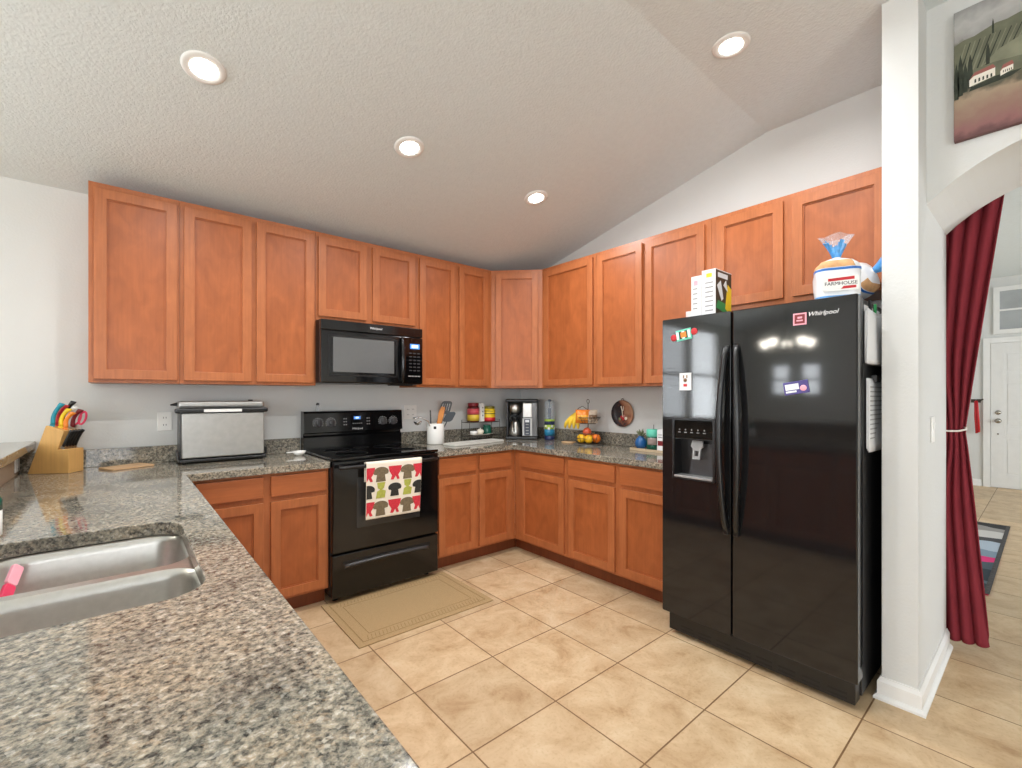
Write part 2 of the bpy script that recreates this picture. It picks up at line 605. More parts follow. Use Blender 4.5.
        if bevel:
            es = [e for e in t.edges if len(e.link_faces) == 2 and e.calc_face_angle(0) > 0.9]
            bmesh.ops.bevel(t, geom=es, offset=bevel, segments=2, profile=0.5, affect='EDGES', clamp_overlap=True)
        for v in t.verts:
            v.co = Vector(f(*v.co))
        self._merge(t, mi, smooth)
        return self

    def grid(self, fn, nu, nv, mi=0, closed_u=False, smooth=True, thick=0.0):
        """Surface fn(u, v) with u, v in 0..1."""
        t = bmesh.new()
        vs = []
        for j in range(nv + 1):
            vs.append([t.verts.new(fn(i / nu, j / nv)) for i in range(nu + (0 if closed_u else 1))])
        for j in range(nv):
            for i in range(nu):
                i2 = (i + 1) % nu if closed_u else i + 1
                t.faces.new((vs[j][i], vs[j][i2], vs[j + 1][i2], vs[j + 1][i]))
        if thick:
            bmesh.ops.recalc_face_normals(t, faces=list(t.faces))
            bmesh.ops.solidify(t, geom=list(t.faces), thickness=thick)
        self._merge(t, mi, smooth)
        return self

    def text(self, s, size, mtx, mi=0, shear=0.0, bold=0.0, depth=0.0006, align='CENTER', sx=1.0):
        cu = bpy.data.curves.new('lettering', 'FONT')
        cu.body = s
        cu.size = size
        cu.shear = shear
        cu.offset = bold
        cu.align_x = align
        cu.align_y = 'CENTER'
        cu.extrude = depth
        cu.resolution_u = 3
        ob = bpy.data.objects.new('lettering', cu)
        S.collection.objects.link(ob)
        dg = bpy.context.evaluated_depsgraph_get()
        me = bpy.data.meshes.new_from_object(ob.evaluated_get(dg))
        t = bmesh.new()
        t.from_mesh(me)
        if sx != 1.0:
            for v in t.verts:
                v.co.x *= sx
        bpy.data.objects.remove(ob)
        bpy.data.curves.remove(cu)
        bpy.data.meshes.remove(me)
        self._merge(t, mi, False, mtx)
        return self

    def build(self, name, mats, parent=None):
        me = bpy.data.meshes.new(name)
        self.bm.to_mesh(me)
        self.bm.free()
        for m in (mats if isinstance(mats, (list, tuple)) else [mats]):
            me.materials.append(m)
        o = bpy.data.objects.new(name, me)
        S.collection.objects.link(o)
        if parent:
            o.parent = parent
        return o


def thing(name, label, cat, loc=(0, 0, 0), rz=0.0, group=None, rot=None):
    o = bpy.data.objects.new(name, None)
    o.empty_display_size = 0.1
    S.collection.objects.link(o)
    o.location = loc
    o.rotation_euler = rot if rot else (0, 0, rz)
    return tag(o, label, cat, group)


def tag(o, label, cat, group=None):
    o['label'] = label
    o['category'] = cat
    if group:
        o['group'] = group
    return o


def solo(name, mb, mats, label, cat, loc=(0, 0, 0), rz=0.0, group=None, rot=None):
    o = mb.build(name, mats)
    o.location = loc
    o.rotation_euler = rot if rot else (0, 0, rz)
    return tag(o, label, cat, group)


def struct(name, mb, mats, parent=None):
    o = mb.build(name, mats, parent)
    if parent is None:
        o['kind'] = 'structure'
    return o


def copy_thing(o, loc, label, rz=None):
    c = o.copy()
    S.collection.objects.link(c)
    c.location = loc
    if rz is not None:
        c.rotation_euler = (0, 0, rz)
    c['label'] = label
    for ch in o.children:
        k = ch.copy()
        S.collection.objects.link(k)
        k.parent = c
        for g in ch.children:
            d = g.copy()
            S.collection.objects.link(d)
            d.parent = k
    return c


# frames for plates: local text plane (x right, y up) -> world-like frame of a thing
def facing(loc, right, up):
    r = Vector(right).normalized()
    u = Vector(up).normalized()
    n = r.cross(u)
    m = Matrix((r, u, n)).transposed().to_4x4()
    return Matrix.Translation(Vector(loc)) @ m


def rrect(x0, x1, y0, y1, r, n=6):
    pts = []
    for cx, cy, a0 in ((x1 - r, y0 + r, -90), (x1 - r, y1 - r, 0), (x0 + r, y1 - r, 90), (x0 + r, y0 + r, 180)):
        for k in range(n + 1):
            a = math.radians(a0 + 90 * k / n)
            pts.append((cx + r * math.cos(a), cy + r * math.sin(a)))
    return pts


YZ = lambda a, b, c: (c, a, b)     # polygon in y,z thickened along x
XZ = lambda a, b, c: (a, c, b)     # polygon in x,z thickened along y

# ------------------------------------------------------------------ the room
CEIL = 2.97
SL0, SLK = 2.435, 0.2285
YK = -(CEIL - SL0) / SLK           # where the slope meets the flat ceiling
STUB0, STUB1, STUBX = -3.035, -3.152, -0.64
XA, XB = -0.45, 0.13               # arch wall faces

struct('floor', MB().box(-7.2, 6.6, -7.4, 0.12, -0.12, 0.0), M['floor'])
mb = MB()
mb.prism([(0.12, SL0 - 0.12 * SLK), (0.0, SL0), (YK, CEIL), (-7.4, CEIL), (-7.4, CEIL + 0.15), (YK, CEIL + 0.15), (0.12, SL0 + 0.12)], [], -7.2, 0.0, YZ)
struct('ceiling', mb, M['ceiling'])
struct('ceiling_hall', MB().box(0.0, 6.6, -7.4, 0.12, CEIL, CEIL + 0.15), M['ceiling'])

# back wall with the two dining windows out of the frame on the left
WB = [(-6.05, -5.2), (-5.08, -4.32)]
mb = MB()
holes = [[(a, 0.88), (b, 0.88), (b, 2.34), (a, 2.34)] for a, b in WB]
mb.prism([(-7.2, 0), (0.0, 0), (0.0, SL0 + 0.05), (-7.2, SL0 + 0.05)], holes, 0.0, 0.12, XZ)
struct('wall_back', mb, M['wall'])
mb = MB()
mb.prism([(0.12, 0), (0.12, SL0), (0.0, SL0), (YK, CEIL + 0.05), (STUB0, CEIL + 0.05), (STUB0, 0)], [], 0.0, XB, YZ)
struct('wall_right', mb, M['wall'])
struct('wall_nook', MB().box(STUBX, XB, STUB1, STUB0, 0, CEIL + 0.05), M['wall'])
# arch wall
yc, zc, R = -3.60, 1.665, 0.0
p1, p2 = (-3.152, 2.125), (-3.60, 2.318)
R = ((p2[0] - p1[0]) ** 2 + (p2[1] - p1[1]) ** 2) / (2 * (p2[1] - p1[1]))
zc = p2[1] - R
a1 = math.atan2(p1[1] - zc, p1[0] - yc)
arch = []
for k in range(25):
    a = a1 + (PI - 2 * a1) * k / 24
    arch.append((yc + R * math.cos(a), zc + R * math.sin(a)))
yr = arch[-1][0]
mb = MB()
mb.prism([(STUB1, CEIL + 0.05)] + arch + [(yr, 0), (-7.4, 0), (-7.4, CEIL + 0.05)], [], XA, XB, YZ)
struct('wall_arch', mb, M['wall'])
mb = MB()
mb.prism([(-7.4, 0), (0.12, 0), (0.12, SL0), (YK, CEIL + 0.05), (-7.4, CEIL + 0.05)], [[(-0.70, 1.31), (-0.43, 1.31), (-0.43, 1.83), (-0.70, 1.83)], [(-1.135, 1.31), (-0.865, 1.31), (-0.865, 1.83), (-1.135, 1.83)], [(-5.4, 0.85), (-3.2, 0.85), (-3.2, 2.2), (-5.4, 2.2)]], -7.2, -7.08, YZ)
struct('wall_left', mb, M['wall'])
mb = MB()
mb.prism([(-7.2, 0), (6.6, 0), (6.6, CEIL + 0.05), (-7.2, CEIL + 0.05)],
         [[(-5.45, 0.1), (-2.95, 0.1), (-2.95, 2.2), (-5.45, 2.2)], [(2.15, 0.45), (4.65, 0.45), (4.65, 2.35), (2.15, 2.35)]], -7.4, -7.26, XZ)
struct('wall_rear', mb, M['wall'])
struct('wall_hall_end', MB().box(6.35, 6.6, -7.26, -1.6, 0, CEIL + 0.05), M['wall'])
struct('wall_hall_side', MB().box(XB, 6.35, -1.72, -1.6, 0, CEIL + 0.05), M['wall'])


def window(idx, x0, x1, z0, z1, f, slats=True, w=0.045):
    """frame, pane and a lowered blind; f maps (across, depth into wall, up)."""
    root = MB()
    root.prism([(x0, z0), (x1, z0), (x1, z1), (x0, z1)], [[(x0 + w, z0 + w), (x1 - w, z0 + w), (x1 - w, z1 - w), (x0 + w, z1 - w)]], 0.02, 0.08,
               lambda a, b, c: f(a, c, b))
    zm = (z0 + z1) / 2
    root.prism([(x0 + w, zm - 0.02), (x1 - w, zm - 0.02), (x1 - w, zm + 0.02), (x0 + w, zm + 0.02)], [], 0.03, 0.075, lambda a, b, c: f(a, c, b))
    o = struct('window_%d' % idx, root, M['trim'])
    p = MB().prism([(x0 + w, z0 + w), (x1 - w, z0 + w), (x1 - w, z1 - w), (x0 + w, z1 - w)], [], 0.082, 0.09, lambda a, b, c: f(a, c, b))
    p.build('pane', M['pane'], o)
    if slats:
        b = MB()
        n = int((z1 - z0 - 0.1) / 0.05)
        for k in range(n):
            z = z0 + 0.06 + k * 0.05
            b.prism([(-0.012, z + 0.006), (-0.008, z + 0.008), (0.026, z - 0.006), (0.022, z - 0.008)], [], x0 + 0.05, x1 - 0.05, lambda a, bb, c: f(c, a, bb))
        b.build('blind_slats', M['white_plastic'], o)
    return o


for k, (a, b) in enumerate(WB):
    window(k + 1, a, b, 0.88, 2.34, lambda a, d, z: (a, d, z), slats=True)
window(3, -0.70, -0.43, 1.31, 1.83, lambda a, d, z: (-7.08 - d, a, z), slats=False, w=0.022)
window(7, -1.135, -0.865, 1.31, 1.83, lambda a, d, z: (-7.08 - d, a, z), slats=False, w=0.022)
window(8, -5.4, -3.2, 0.85, 2.2, lambda a, d, z: (-7.08 - d, a, z), slats=False)  # unseen wide window, added to brighten the right wall
window(4, -5.45, -2.95, 0.1, 2.2, lambda a, d, z: (a, -7.26 - d, z), slats=False)  # unseen sliding door, added to hold the rear fill light
window(5, 2.15, 4.65, 0.45, 2.35, lambda a, d, z: (a, -7.26 - d, z), slats=False)  # unseen window, added to brighten the hall


def baseboard(name, pts, h=0.095, t=0.014, closed=False):
    """profiled baseboard along a polyline of its outer wall face; outward is to the right of travel."""
    prof = [(0, 0), (t + 0.012, 0), (t + 0.012, 0.010), (t + 0.004, 0.020), (t, 0.022), (t, h - 0.02), (t * 0.45, h - 0.006), (t * 0.4, h), (0, h)]
    mb = MB()
    tm = bmesh.new()
    rows = []
    n = len(pts)
    for i, p in enumerate(pts):
        p = Vector((p[0], p[1]))
        d0 = (p - Vector(pts[i - 1][:2])).normalized() if i > 0 else None
        d1 = (Vector(pts[i + 1][:2]) - p).normalized() if i < n - 1 else None
        n0 = Vector((d0.y, -d0.x)) if d0 else None
        n1 = Vector((d1.y, -d1.x)) if d1 else None
        if n0 is None:
            nn = n1
        elif n1 is None:
            nn = n0
        else:
            nn = (n0 + n1)
            nn = nn / max(1e-6, nn.dot(n0))
        rows.append([tm.verts.new((p.x + nn.x * a, p.y + nn.y * a, z)) for a, z in prof])
    for r0, r1 in zip(rows, rows[1:]):
        for k in range(len(prof) - 1):
            tm.faces.new((r0[k], r0[k + 1], r1[k + 1], r1[k]))
    tm.faces.new(rows[0])
    tm.faces.new(rows[-1])
    mb._merge(tm, 0, False)
    return struct(name, mb, M['trim'])


# from the alcove side, round the end of the nook wall and through the arch
baseboard('baseboard_nook', [(XB, STUB1), (STUBX, STUB1), (STUBX, STUB0), (STUBX + 0.05, STUB0)][::-1])
baseboard('baseboard_hall_end', [(6.35, -2.86), (6.35, -1.72)][::-1])
# ------------------------------------------------------------------ cabinets
DD = 0.019    # door thickness


def door_mesh(x0, x1, z0, z1, yf, parent, name='door', w=0.052):
    """shaker door: frame and a recessed panel; yf = front plane (local -y is the room)."""
    fr = MB()
    fr.prism([(x0, z0), (x1, z0), (x1, z1), (x0, z1)], [[(x0 + w, z0 + w), (x0 + w, z1 - w), (x1 - w, z1 - w), (x1 - w, z0 + w)]],
             yf, yf + DD, XZ, bevel=0.0022)
    o = fr.build(name, M['wood'], parent)
    pn = MB().box(x0 + w - 0.004, x1 - w + 0.004, yf + 0.012, yf + DD - 0.002, z0 + w - 0.004, z1 - w + 0.004)
    # a small stepped bead round the recess
    pn.prism([(x0 + w, z0 + w), (x1 - w, z0 + w), (x1 - w, z1 - w), (x0 + w, z1 - w)],
             [[(x0 + w + 0.006, z0 + w + 0.006), (x0 + w + 0.006, z1 - w - 0.006), (x1 - w - 0.006, z1 - w - 0.006), (x1 - w - 0.006, z0 + w + 0.006)]],
             yf + 0.007, yf + 0.0135, XZ)
    pn.build('panel', M['wood_panel'], o)
    return o


def drawer_mesh(x0, x1, z0, z1, yf, parent):
    return MB().box(x0, x1, yf, yf + DD, z0, z1, bevel=0.004).build('drawer_front', M['wood_h'], parent)


def frame_mesh(x0, x1, z0, z1, yf, cells, parent):
    """face frame: a plate with openings behind the doors and drawers."""
    holes = []
    for a, b, c, d in cells:
        i = 0.012
        holes.append([(a + i, c + i), (a + i, d - i), (b - i, d - i), (b - i, c + i)])
    MB().prism([(x0, z0), (x1, z0), (x1, z1), (x0, z1)], holes, yf, yf + 0.019, XZ).build('face_frame', M['wood'], parent)


UB, UT = 1.365, 2.412
UD = 0.297


def upper(label, loc, rz, width, doors, zb=UB, zt=UT, d0=0.018, d1=0.030):
    t = thing('upper_cabinet', label, 'cabinet', (loc[0], loc[1], zb), rz, 'cherry wall cabinets')
    h = zt - zb
    g = 0.0008
    MB().box(g, width - g, -UD + 0.0192, -0.002, 0, h).build('carcass', M['wood'], t)
    frame_mesh(g, width - g, 0, h, -UD, [(a, b, d0, h - d1) for a, b in doors], t)
    for a, b in doors:
        door_mesh(a, b, d0, h - d1, -UD - DD - 0.0005, t)
    return t


U0 = -3.272
upper('cherry wall cabinet at the free left end of the run, one tall door', (U0, 0), 0, 0.388, [(0.022, 0.376)])
upper('cherry wall cabinet with two tall doors left of the microwave cabinet', (-2.884, 0), 0, 0.752, [(0.018, 0.364), (0.390, 0.736)])
upper('short cherry wall cabinet directly above the black microwave', (-2.132, 0), 0, 0.768, [(0.014, 0.354), (0.400, 0.744)], zb=1.812, d0=0.028)
upper('cherry wall cabinet with two tall doors between microwave and diagonal corner cabinet', (-1.364, 0), 0, 0.754, [(0.020, 0.357), (0.394, 0.700)])
upper('cherry wall cabinet on the right wall next to the diagonal corner cabinet', (0, -0.610), -PI / 2, 0.606, [(0.045, 0.582)])
upper('cherry wall cabinet with two doors just left of the refrigerator', (0, -1.216), -PI / 2, 0.914, [(0.024, 0.421), (0.449, 0.876)])
upper('short wide cherry wall cabinet above the refrigerator', (0, -2.130), -PI / 2, 0.902, [(0.036, 0.412), (0.456, 0.866)], zb=1.812, d0=0.028)
# diagonal corner cabinet
t = thing('upper_cabinet', 'diagonal cherry wall cabinet in the corner with one door', 'cabinet', (0, 0, UB), 0, 'cherry wall cabinets')
h = UT - UB
a = UD - 0.019
MB().prism([(-0.002, -0.002), (-0.6092, -0.002), (-0.6092, -a), (-a, -0.6092), (-0.002, -0.6092)], [], 0, h).build('carcass', M['wood'], t)
hw = (0.6092 - a) / math.sqrt(2)
mid = -(0.6092 + a) / 2
mt = Matrix.Translation((mid, mid, 0)) @ Matrix.Rotation(-PI / 4, 4, 'Z')
dw = hw * 0.80
fr = frame_mesh(-hw + 0.003, hw - 0.003, 0, h, -0.0195, [(-dw, dw, 0.018, h - 0.03)], t)
dr = door_mesh(-dw, dw, 0.018, h - 0.03, -0.0195 - DD - 0.0005, t)
for ch in t.children:
    if ch.name.split('.')[0] in ('face_frame', 'door'):
        ch.matrix_local = mt

BZ0, BZ1 = 0.10, 0.848
BF = 0.611      # front of the face frame


def base(label, loc, rz, width, cols, toe0=0.0, toe1=0.0, top=BZ1):
    """base unit with a drawer over a door in every column and a recessed toe kick."""
    t = thing('base_cabinet', label, 'cabinet', (loc[0], loc[1], 0), rz, 'cherry base cabinets')
    g = 0.0008
    MB().box(g, width - g, -BF + 0.0192, -0.003, BZ0, top).build('carcass', M['wood'], t)
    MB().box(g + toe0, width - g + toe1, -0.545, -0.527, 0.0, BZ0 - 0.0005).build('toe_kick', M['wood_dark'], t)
    cells = []
    for a, b in cols:
        cells += [(a, b, 0.118, 0.684), (a, b, 0.713, 0.832)]
    frame_mesh(g, width - g, BZ0, BZ1, -BF, cells, t)
    for a, b in cols:
        door_mesh(a, b, 0.118, 0.684, -BF - DD - 0.0005, t)
        drawer_mesh(a, b, 0.713, 0.832, -BF - DD - 0.0005, t)
    return t


base('cherry base cabinet with two doors left of the black range', (-2.893, 0), 0, 0.740, [(0.052, 0.373), (0.410, 0.724)])
base('cherry base cabinet with two doors between the range and the inside corner', (-1.386, 0), 0, 0.7745, [(0.024, 0.362), (0.394, 0.722)], toe1=0.066)
base('cherry base cabinet on the right side nearest the inside corner, one door', (0, -0.6115), -PI / 2, 0.5905, [(0.085, 0.566)], toe0=-0.0655)
base('cherry base cabinet with two doors between corner unit and refrigerator', (0, -1.202), -PI / 2, 0.876, [(0.024, 0.434), (0.474, 0.852)])
# peninsula units under the sink counter, facing the range aisle
base('cherry base cabinet under the peninsula counter beside the sink bowls', (-3.535, -1.420), PI / 2, 0.780, [(0.03, 0.375), (0.405, 0.75)])
base('cherry sink base cabinet under the stainless double sink', (-3.535, -2.400), PI / 2, 0.978, [(0.03, 0.475), (0.503, 0.948)], top=0.62)
base('cherry base cabinet at the open end of the peninsula', (-3.535, -3.150), PI / 2, 0.748, [(0.03, 0.36), (0.39, 0.72)])

# ------------------------------------------------------------------ counters
CZ0, CZ1 = 0.850, 0.890
XP = -2.882


def sink_cut():
    return rrect(-3.43, -2.992, -2.375, -1.665, 0.085, 8)


t = thing('countertop', 'long L-shaped speckled granite counter with the sink, left of the range', 'countertop', (0, 0, 0), group='granite counters')
mb = MB()
mb.prism([(-2.1545, -0.003), (-3.5530, -0.003), (-3.5530, -3.20), (XP, -3.20), (XP, -0.648), (-2.1545, -0.648)], [sink_cut()[::-1]], CZ0, CZ1, bevel=0.003)
mb.build('slab', M['granite'], t)
MB().box(-3.5530, -2.1545, -0.022, -0.003, CZ1 + 0.0004, 0.992, bevel=0.002).build('backsplash', M['granite'], t)
t = thing('countertop', 'L-shaped speckled granite counter in the corner between range and refrigerator', 'countertop', (0, 0, 0), group='granite counters')
mb = MB()
mb.prism([(-0.003, -0.003), (-1.388, -0.003), (-1.388, -0.648), (-0.648, -0.648), (-0.648, -2.082), (-0.003, -2.082)], [], CZ0, CZ1, bevel=0.003)
mb.build('slab', M['granite'], t)
MB().box(-1.388, -0.023, -0.022, -0.003, CZ1 + 0.0004, 0.992, bevel=0.002).build('backsplash', M['granite'], t)
MB().box(-0.022, -0.003, -2.082, -0.003, CZ1 + 0.0004, 0.992, bevel=0.002).build('backsplash', M['granite'], t)

# raised bar behind the peninsula
struct('wall_bar', MB().box(-3.685, -3.5545, -3.20, -0.002, 0, 1.012), mat('bar_wall_paint', (176, 156, 134), 0.7, var=0.06, scale=8))
mb = MB().box(-3.93, -3.492, -3.30, -0.003, 1.0125, 1.052, bevel=0.004)
solo('bar_top', mb, M['granite'], 'raised granite bar ledge at the far left behind the knife block', 'bar top')

# sink
t = thing('kitchen_sink', 'stainless undermount double bowl sink in the granite peninsula', 'sink', (0, 0, 0))


def bowl(x0, x1, y0, y1, name):
    lv = [(0.0, 0.846, 0.075), (0.006, 0.838, 0.070), (0.010, 0.820, 0.068), (0.020, 0.70, 0.066), (0.030, 0.672, 0.06), (0.055, 0.656, 0.05), (0.10, 0.650, 0.04)]
    b = MB()
    tm = bmesh.new()
    rings = []
    for ins, z, r in lv:
        rings.append([tm.verts.new((p[0], p[1], z)) for p in rrect(x0 + ins, x1 - ins, y0 + ins, y1 - ins, r, 7)])
    n = len(rings[0])
    for r0, r1 in zip(rings, rings[1:]):
        for k in range(n):
            tm.faces.new((r0[k], r0[(k + 1) % n], r1[(k + 1) % n], r1[k]))
    tm.faces.new(rings[-1])
    bmesh.ops.recalc_face_normals(tm, faces=list(tm.faces))
    vm = [b.bm.verts.new(v.co) for v in tm.verts]
    idx = {v: k for k, v in enumerate(tm.verts)}
    for f in tm.faces:
        nf = b.bm.faces.new([vm[idx[v]] for v in f.verts])
        nf.smooth = True
    tm.free()
    o = b.build(name, M['steel'], t)
    d = MB().lathe([(0.0, 0.0), (0.030, 0.001), (0.038, 0.004), (0.045, 0.005), (0.047, 0.002), (0.047, 0)], c=((x0 + x1) / 2, (y0 + y1) / 2, 0.6505), seg=24)
    d.build('drain', M['chrome'], o)
    return o


SX0, SX1 = -3.437, -2.985
bowl(SX0, SX1, -2.003, -1.658, 'bowl')
bowl(SX0, SX1, -2.382, -2.035, 'bowl')
mb = MB()
mb.prism(rrect(SX0 - 0.02, SX1 + 0.02, -2.402, -1.638, 0.09, 8), [rrect(SX0, SX1, -2.003, -1.658, 0.075, 7)[::-1], rrect(SX0, SX1, -2.382, -2.035, 0.075, 7)[::-1]], 0.8435, 0.8465)
mb.build('rim', M['steel'], t)

# ------------------------------------------------------------------ range
RX0, RX1 = -2.152, -1.392
t = thing('range', 'black freestanding electric range with a towel on its oven door', 'range', (RX0, 0, 0))
RW = RX1 - RX0
mb = MB().box(0.002, RW - 0.002, -0.628, -0.03, 0.045, 0.893, bevel=0.003)
for x in (0.05, RW - 0.05):
    for y in (-0.58, -0.08):
        mb.cyl((x, y, 0.0), (x, y, 0.046), 0.018)
mb.build('body', M['black_satin'], t)
ct = MB().box(0.0, RW, -0.668, -0.095, 0.8935, 0.911, bevel=0.005).build('cooktop', M['black_glass'], t)
b = MB()
for x, y, r in ((0.19, -0.50, 0.105), (0.57, -0.50, 0.085), (0.19, -0.24, 0.085), (0.57, -0.24, 0.105), (0.38, -0.20, 0.055)):
    for rr in (r, r * 0.62):
        b.lathe([(rr - 0.0018, 0), (rr - 0.0018, 0.0004), (rr, 0.0004), (rr, 0)], c=(x, y, 0.9112), seg=40)
b.build('burner_ring', M['dark_grey'], ct)
# back guard: plinth, sloped control panel
b = MB()
b.prism([(-0.028, 0.893), (-0.098, 0.9115), (-0.094, 0.995), (-0.076, 1.008), (-0.076, 1.020), (-0.112, 1.030), (-0.102, 1.168), (-0.094, 1.182), (-0.03, 1.184)], [], 0.0, RW, YZ, bevel=0.0)
bg = b.build('backguard', M['black'], t)
pn = [-0.1125, 1.032]


def bgp(x, z):      # point on the control face
    k = (z - 1.030) / (1.168 - 1.030)
    return Vector((x, -0.112 + 0.010 * k - 0.0008, z))


face_up = Vector((0, 0.010, 0.138)).normalized()
face_n = Vector((0, -0.138, 0.010)).normalized()
for x in (0.095, 0.187, 0.592, 0.680):
    p = bgp(x, 1.098)
    k = MB().cyl(p, p + face_n * 0.006, 0.030, seg=28, mi=1)
    k.cyl(p + face_n * 0.006, p + face_n * 0.026, 0.022, 0.019, seg=24, mi=0)
    q = p + face_n * 0.026
    k.box(-0.0035, 0.0035, -0.020, 0.020, -0.004, 0.006, mi=0, mtx=facing(q, (1, 0, 0), face_up))
    for j in range(11):
        a = math.radians(-30 + 24 * j)
        c = p + face_n * 0.0006 + Vector((math.cos(a) * 0.036, 0, 0)) + face_up * (math.sin(a) * 0.036)
        k.box(-0.002, 0.002, -0.002, 0.002, 0, 0.0006, mi=2, mtx=facing(c, (1, 0, 0), face_up))
    k.build('knob', [M['dark_grey'], P_color('dial_ring', (84, 84, 86), 0.3), M['print']], bg)
d = MB().box(-0.052, 0.052, -0.038, 0.042, 0, 0.001, mi=0, mtx=facing(bgp(0.385, 1.106), (1, 0, 0), face_up))
d.box(-0.026, 0.026, 0.012, 0.034, 0.001, 0.0016, mi=1, mtx=facing(bgp(0.385, 1.106), (1, 0, 0), face_up))
d.box(-0.012, 0.012, 0.018, 0.029, 0.0016, 0.002, mi=3, mtx=facing(bgp(0.385, 1.106), (1, 0, 0), face_up))
for ix in range(5):
    d.box(-0.036 + ix * 0.016, -0.026 + ix * 0.016, -0.022, -0.016, 0.001, 0.0014, mi=2, mtx=facing(bgp(0.385, 1.106), (1, 0, 0), face_up))
for sx in (-0.095, 0.085):
    for iz in range(3):
        for ix in range(2):
            d.box(sx + ix * 0.016 - 0.010, sx + ix * 0.016, -0.03 + iz * 0.022, -0.022 + iz * 0.022, 0, 0.0008, mi=2, mtx=facing(bgp(0.385, 1.106), (1, 0, 0), face_up))
d.build('display', [M['black_glass'], M['display'], M['grey'], M['digits']], bg)
MB().text('Whirlpool', 0.020, facing(bgp(0.385, 1.048), (1, 0, 0), face_up), shear=0.25).build('logo', M['print'], bg)
# oven door with window and bar handle
od = MB()
od.box(0.004, RW - 0.004, -0.672, -0.6295, 0.318, 0.887, bevel=0.007)
od = od.build('oven_door', M['black'], t)
MB().box(0.155, RW - 0.155, -0.6745, -0.671, 0.455, 0.775, bevel=0.001).build('window', M['window_grey'], od)
hd = MB()
hd.tube([(0.03 + (RW - 0.06) * k / 16, -0.716 - 0.010 * math.sin(PI * k / 16), 0.852) for k in range(17)], 0.0115, seg=12)
for x in (0.055, RW - 0.055):
    hd.box(x - 0.014, x + 0.014, -0.716, -0.671, 0.842, 0.862, bevel=0.004)
hd.build('handle', M['black_satin'], od)
sd = MB().box(0.004, RW - 0.004, -0.668, -0.6295, 0.040, 0.306, bevel=0.006).build('storage_drawer', M['black'], t)
lip = MB()
lip.grid(lambda u, v: (0.08 + 0.60 * u, -0.669 - 0.020 * math.sin(PI * u) ** 0.6 * math.sin(PI * v), 0.214 + 0.026 * v + 0.012 * math.sin(PI * u)), 24, 8, thick=0.002)
lip.build('handle_lip', M['dark_grey'], sd)
MB().box(0.07, 0.69, -0.6695, -0.667, 0.238, 0.262, bevel=0.001).build('finger_groove', M['black_matte'], sd)

# towel over the oven handle
TX0, TX1, TZ0, TZ1 = -1.962, -1.568, 0.512, 0.868
LENF = TZ1 - TZ0


def towel_pos(u, v, off=0.0):
    """u across, v down the front fall from the bar."""
    w = 0.0018 * math.sin(u * 9.0 + 0.6) * v
    x = TX0 + (TX1 - TX0) * u + (0.010 * v if u > 0.5 else 0.0) * (u - 0.5) * -2
    z = TZ1 - LENF * v * (1 + 0.012 * u)
    y = -0.7425 - w - off + 0.012 * v
    return Vector((x, y, z))


mb = MB()


def towel_fn(u, v):
    # front fall, over the bar, short fall behind
    if v < 0.75:
        return towel_pos(u, 1 - v / 0.75)
    k = (v - 0.75) / 0.25
    a = towel_pos(u, 0.0)
    if k < 0.4:
        t2 = k / 0.4 * PI
        return Vector((a.x, a.y + 0.0185 - 0.0185 * math.cos(t2), a.z + 0.008 * math.sin(t2)))
    kk = (k - 0.4) / 0.6
    return Vector((a.x, a.y + 0.037, a.z - 0.12 * kk))


mb.grid(towel_fn, 40, 48, mi=0, thick=0.0022)


def decal(cx, cy, pts, mi):
    """flat printed motif on the towel: pts in metres round (cx across, cy down)."""
    poly = []
    for px, pz in pts:
        u = (cx + px) / (TX1 - TX0)
        v = (cy - pz) / LENF
        if u < 0.004 or u > 0.996:
            u = min(0.996, max(0.004, u))
        poly.append(towel_pos(u, min(0.99, max(0.01, v)), 0.0016))
    f = mb.bm.faces.new([mb.bm.verts.new(p) for p in poly])
    f.material_index = mi


def cap_shape(s):
    top = [(s * 0.048 * math.cos(a), s * (0.008 + 0.030 * math.sin(a))) for a in [PI * k / 10 for k in range(11)]]
    return top + [(-s * 0.044, -s * 0.004), (-s * 0.026, -s * 0.008), (-s * 0.032, -s * 0.048), (s * 0.030, -s * 0.048), (s * 0.024, -s * 0.008), (s * 0.044, -s * 0.004)]


def grill_shape(s):
    return [(-s * 0.042, s * 0.036), (s * 0.042, s * 0.036), (s * 0.036, s * 0.006), (s * 0.020, -s * 0.018), (s * 0.030, -s * 0.042), (s * 0.014, -s * 0.044), (s * 0.004, -s * 0.022),
            (-s * 0.010, -s * 0.044), (-s * 0.028, -s * 0.042), (-s * 0.020, -s * 0.018), (-s * 0.036, s * 0.006)]


def green_shape(s):
    return [(-s * 0.026, s * 0.05), (s * 0.030, s * 0.05), (s * 0.022, s * 0.014), (s * 0.008, s * 0.004), (s * 0.034, -s * 0.006), (s * 0.028, -s * 0.05), (-s * 0.034, -s * 0.05), (-s * 0.026, -s * 0.006), (-s * 0.006, s * 0.004), (-s * 0.022, s * 0.014)]


xs = [0.010, 0.098, 0.196, 0.288, 0.374]
for row, zc_ in ((0, 0.070), (1, 0.178), (2, 0.288)):
    for k, cx in enumerate(xs):
        if row == 1:
            sh, mi = (cap_shape(1.0), 4) if k % 2 == 0 else (green_shape(1.0), 3)
        else:
            sh, mi = (grill_shape(1.12), 2) if k % 2 == 0 else (cap_shape(1.1), 1)
        decal(cx, zc_, sh, mi)
solo('dish_towel', mb, [M['cloth'], M['print_brown'], M['print_red'], M['print_green'], M['print_black']],
     'cream towel printed with red and green kitchen motifs on the oven door', 'towel')

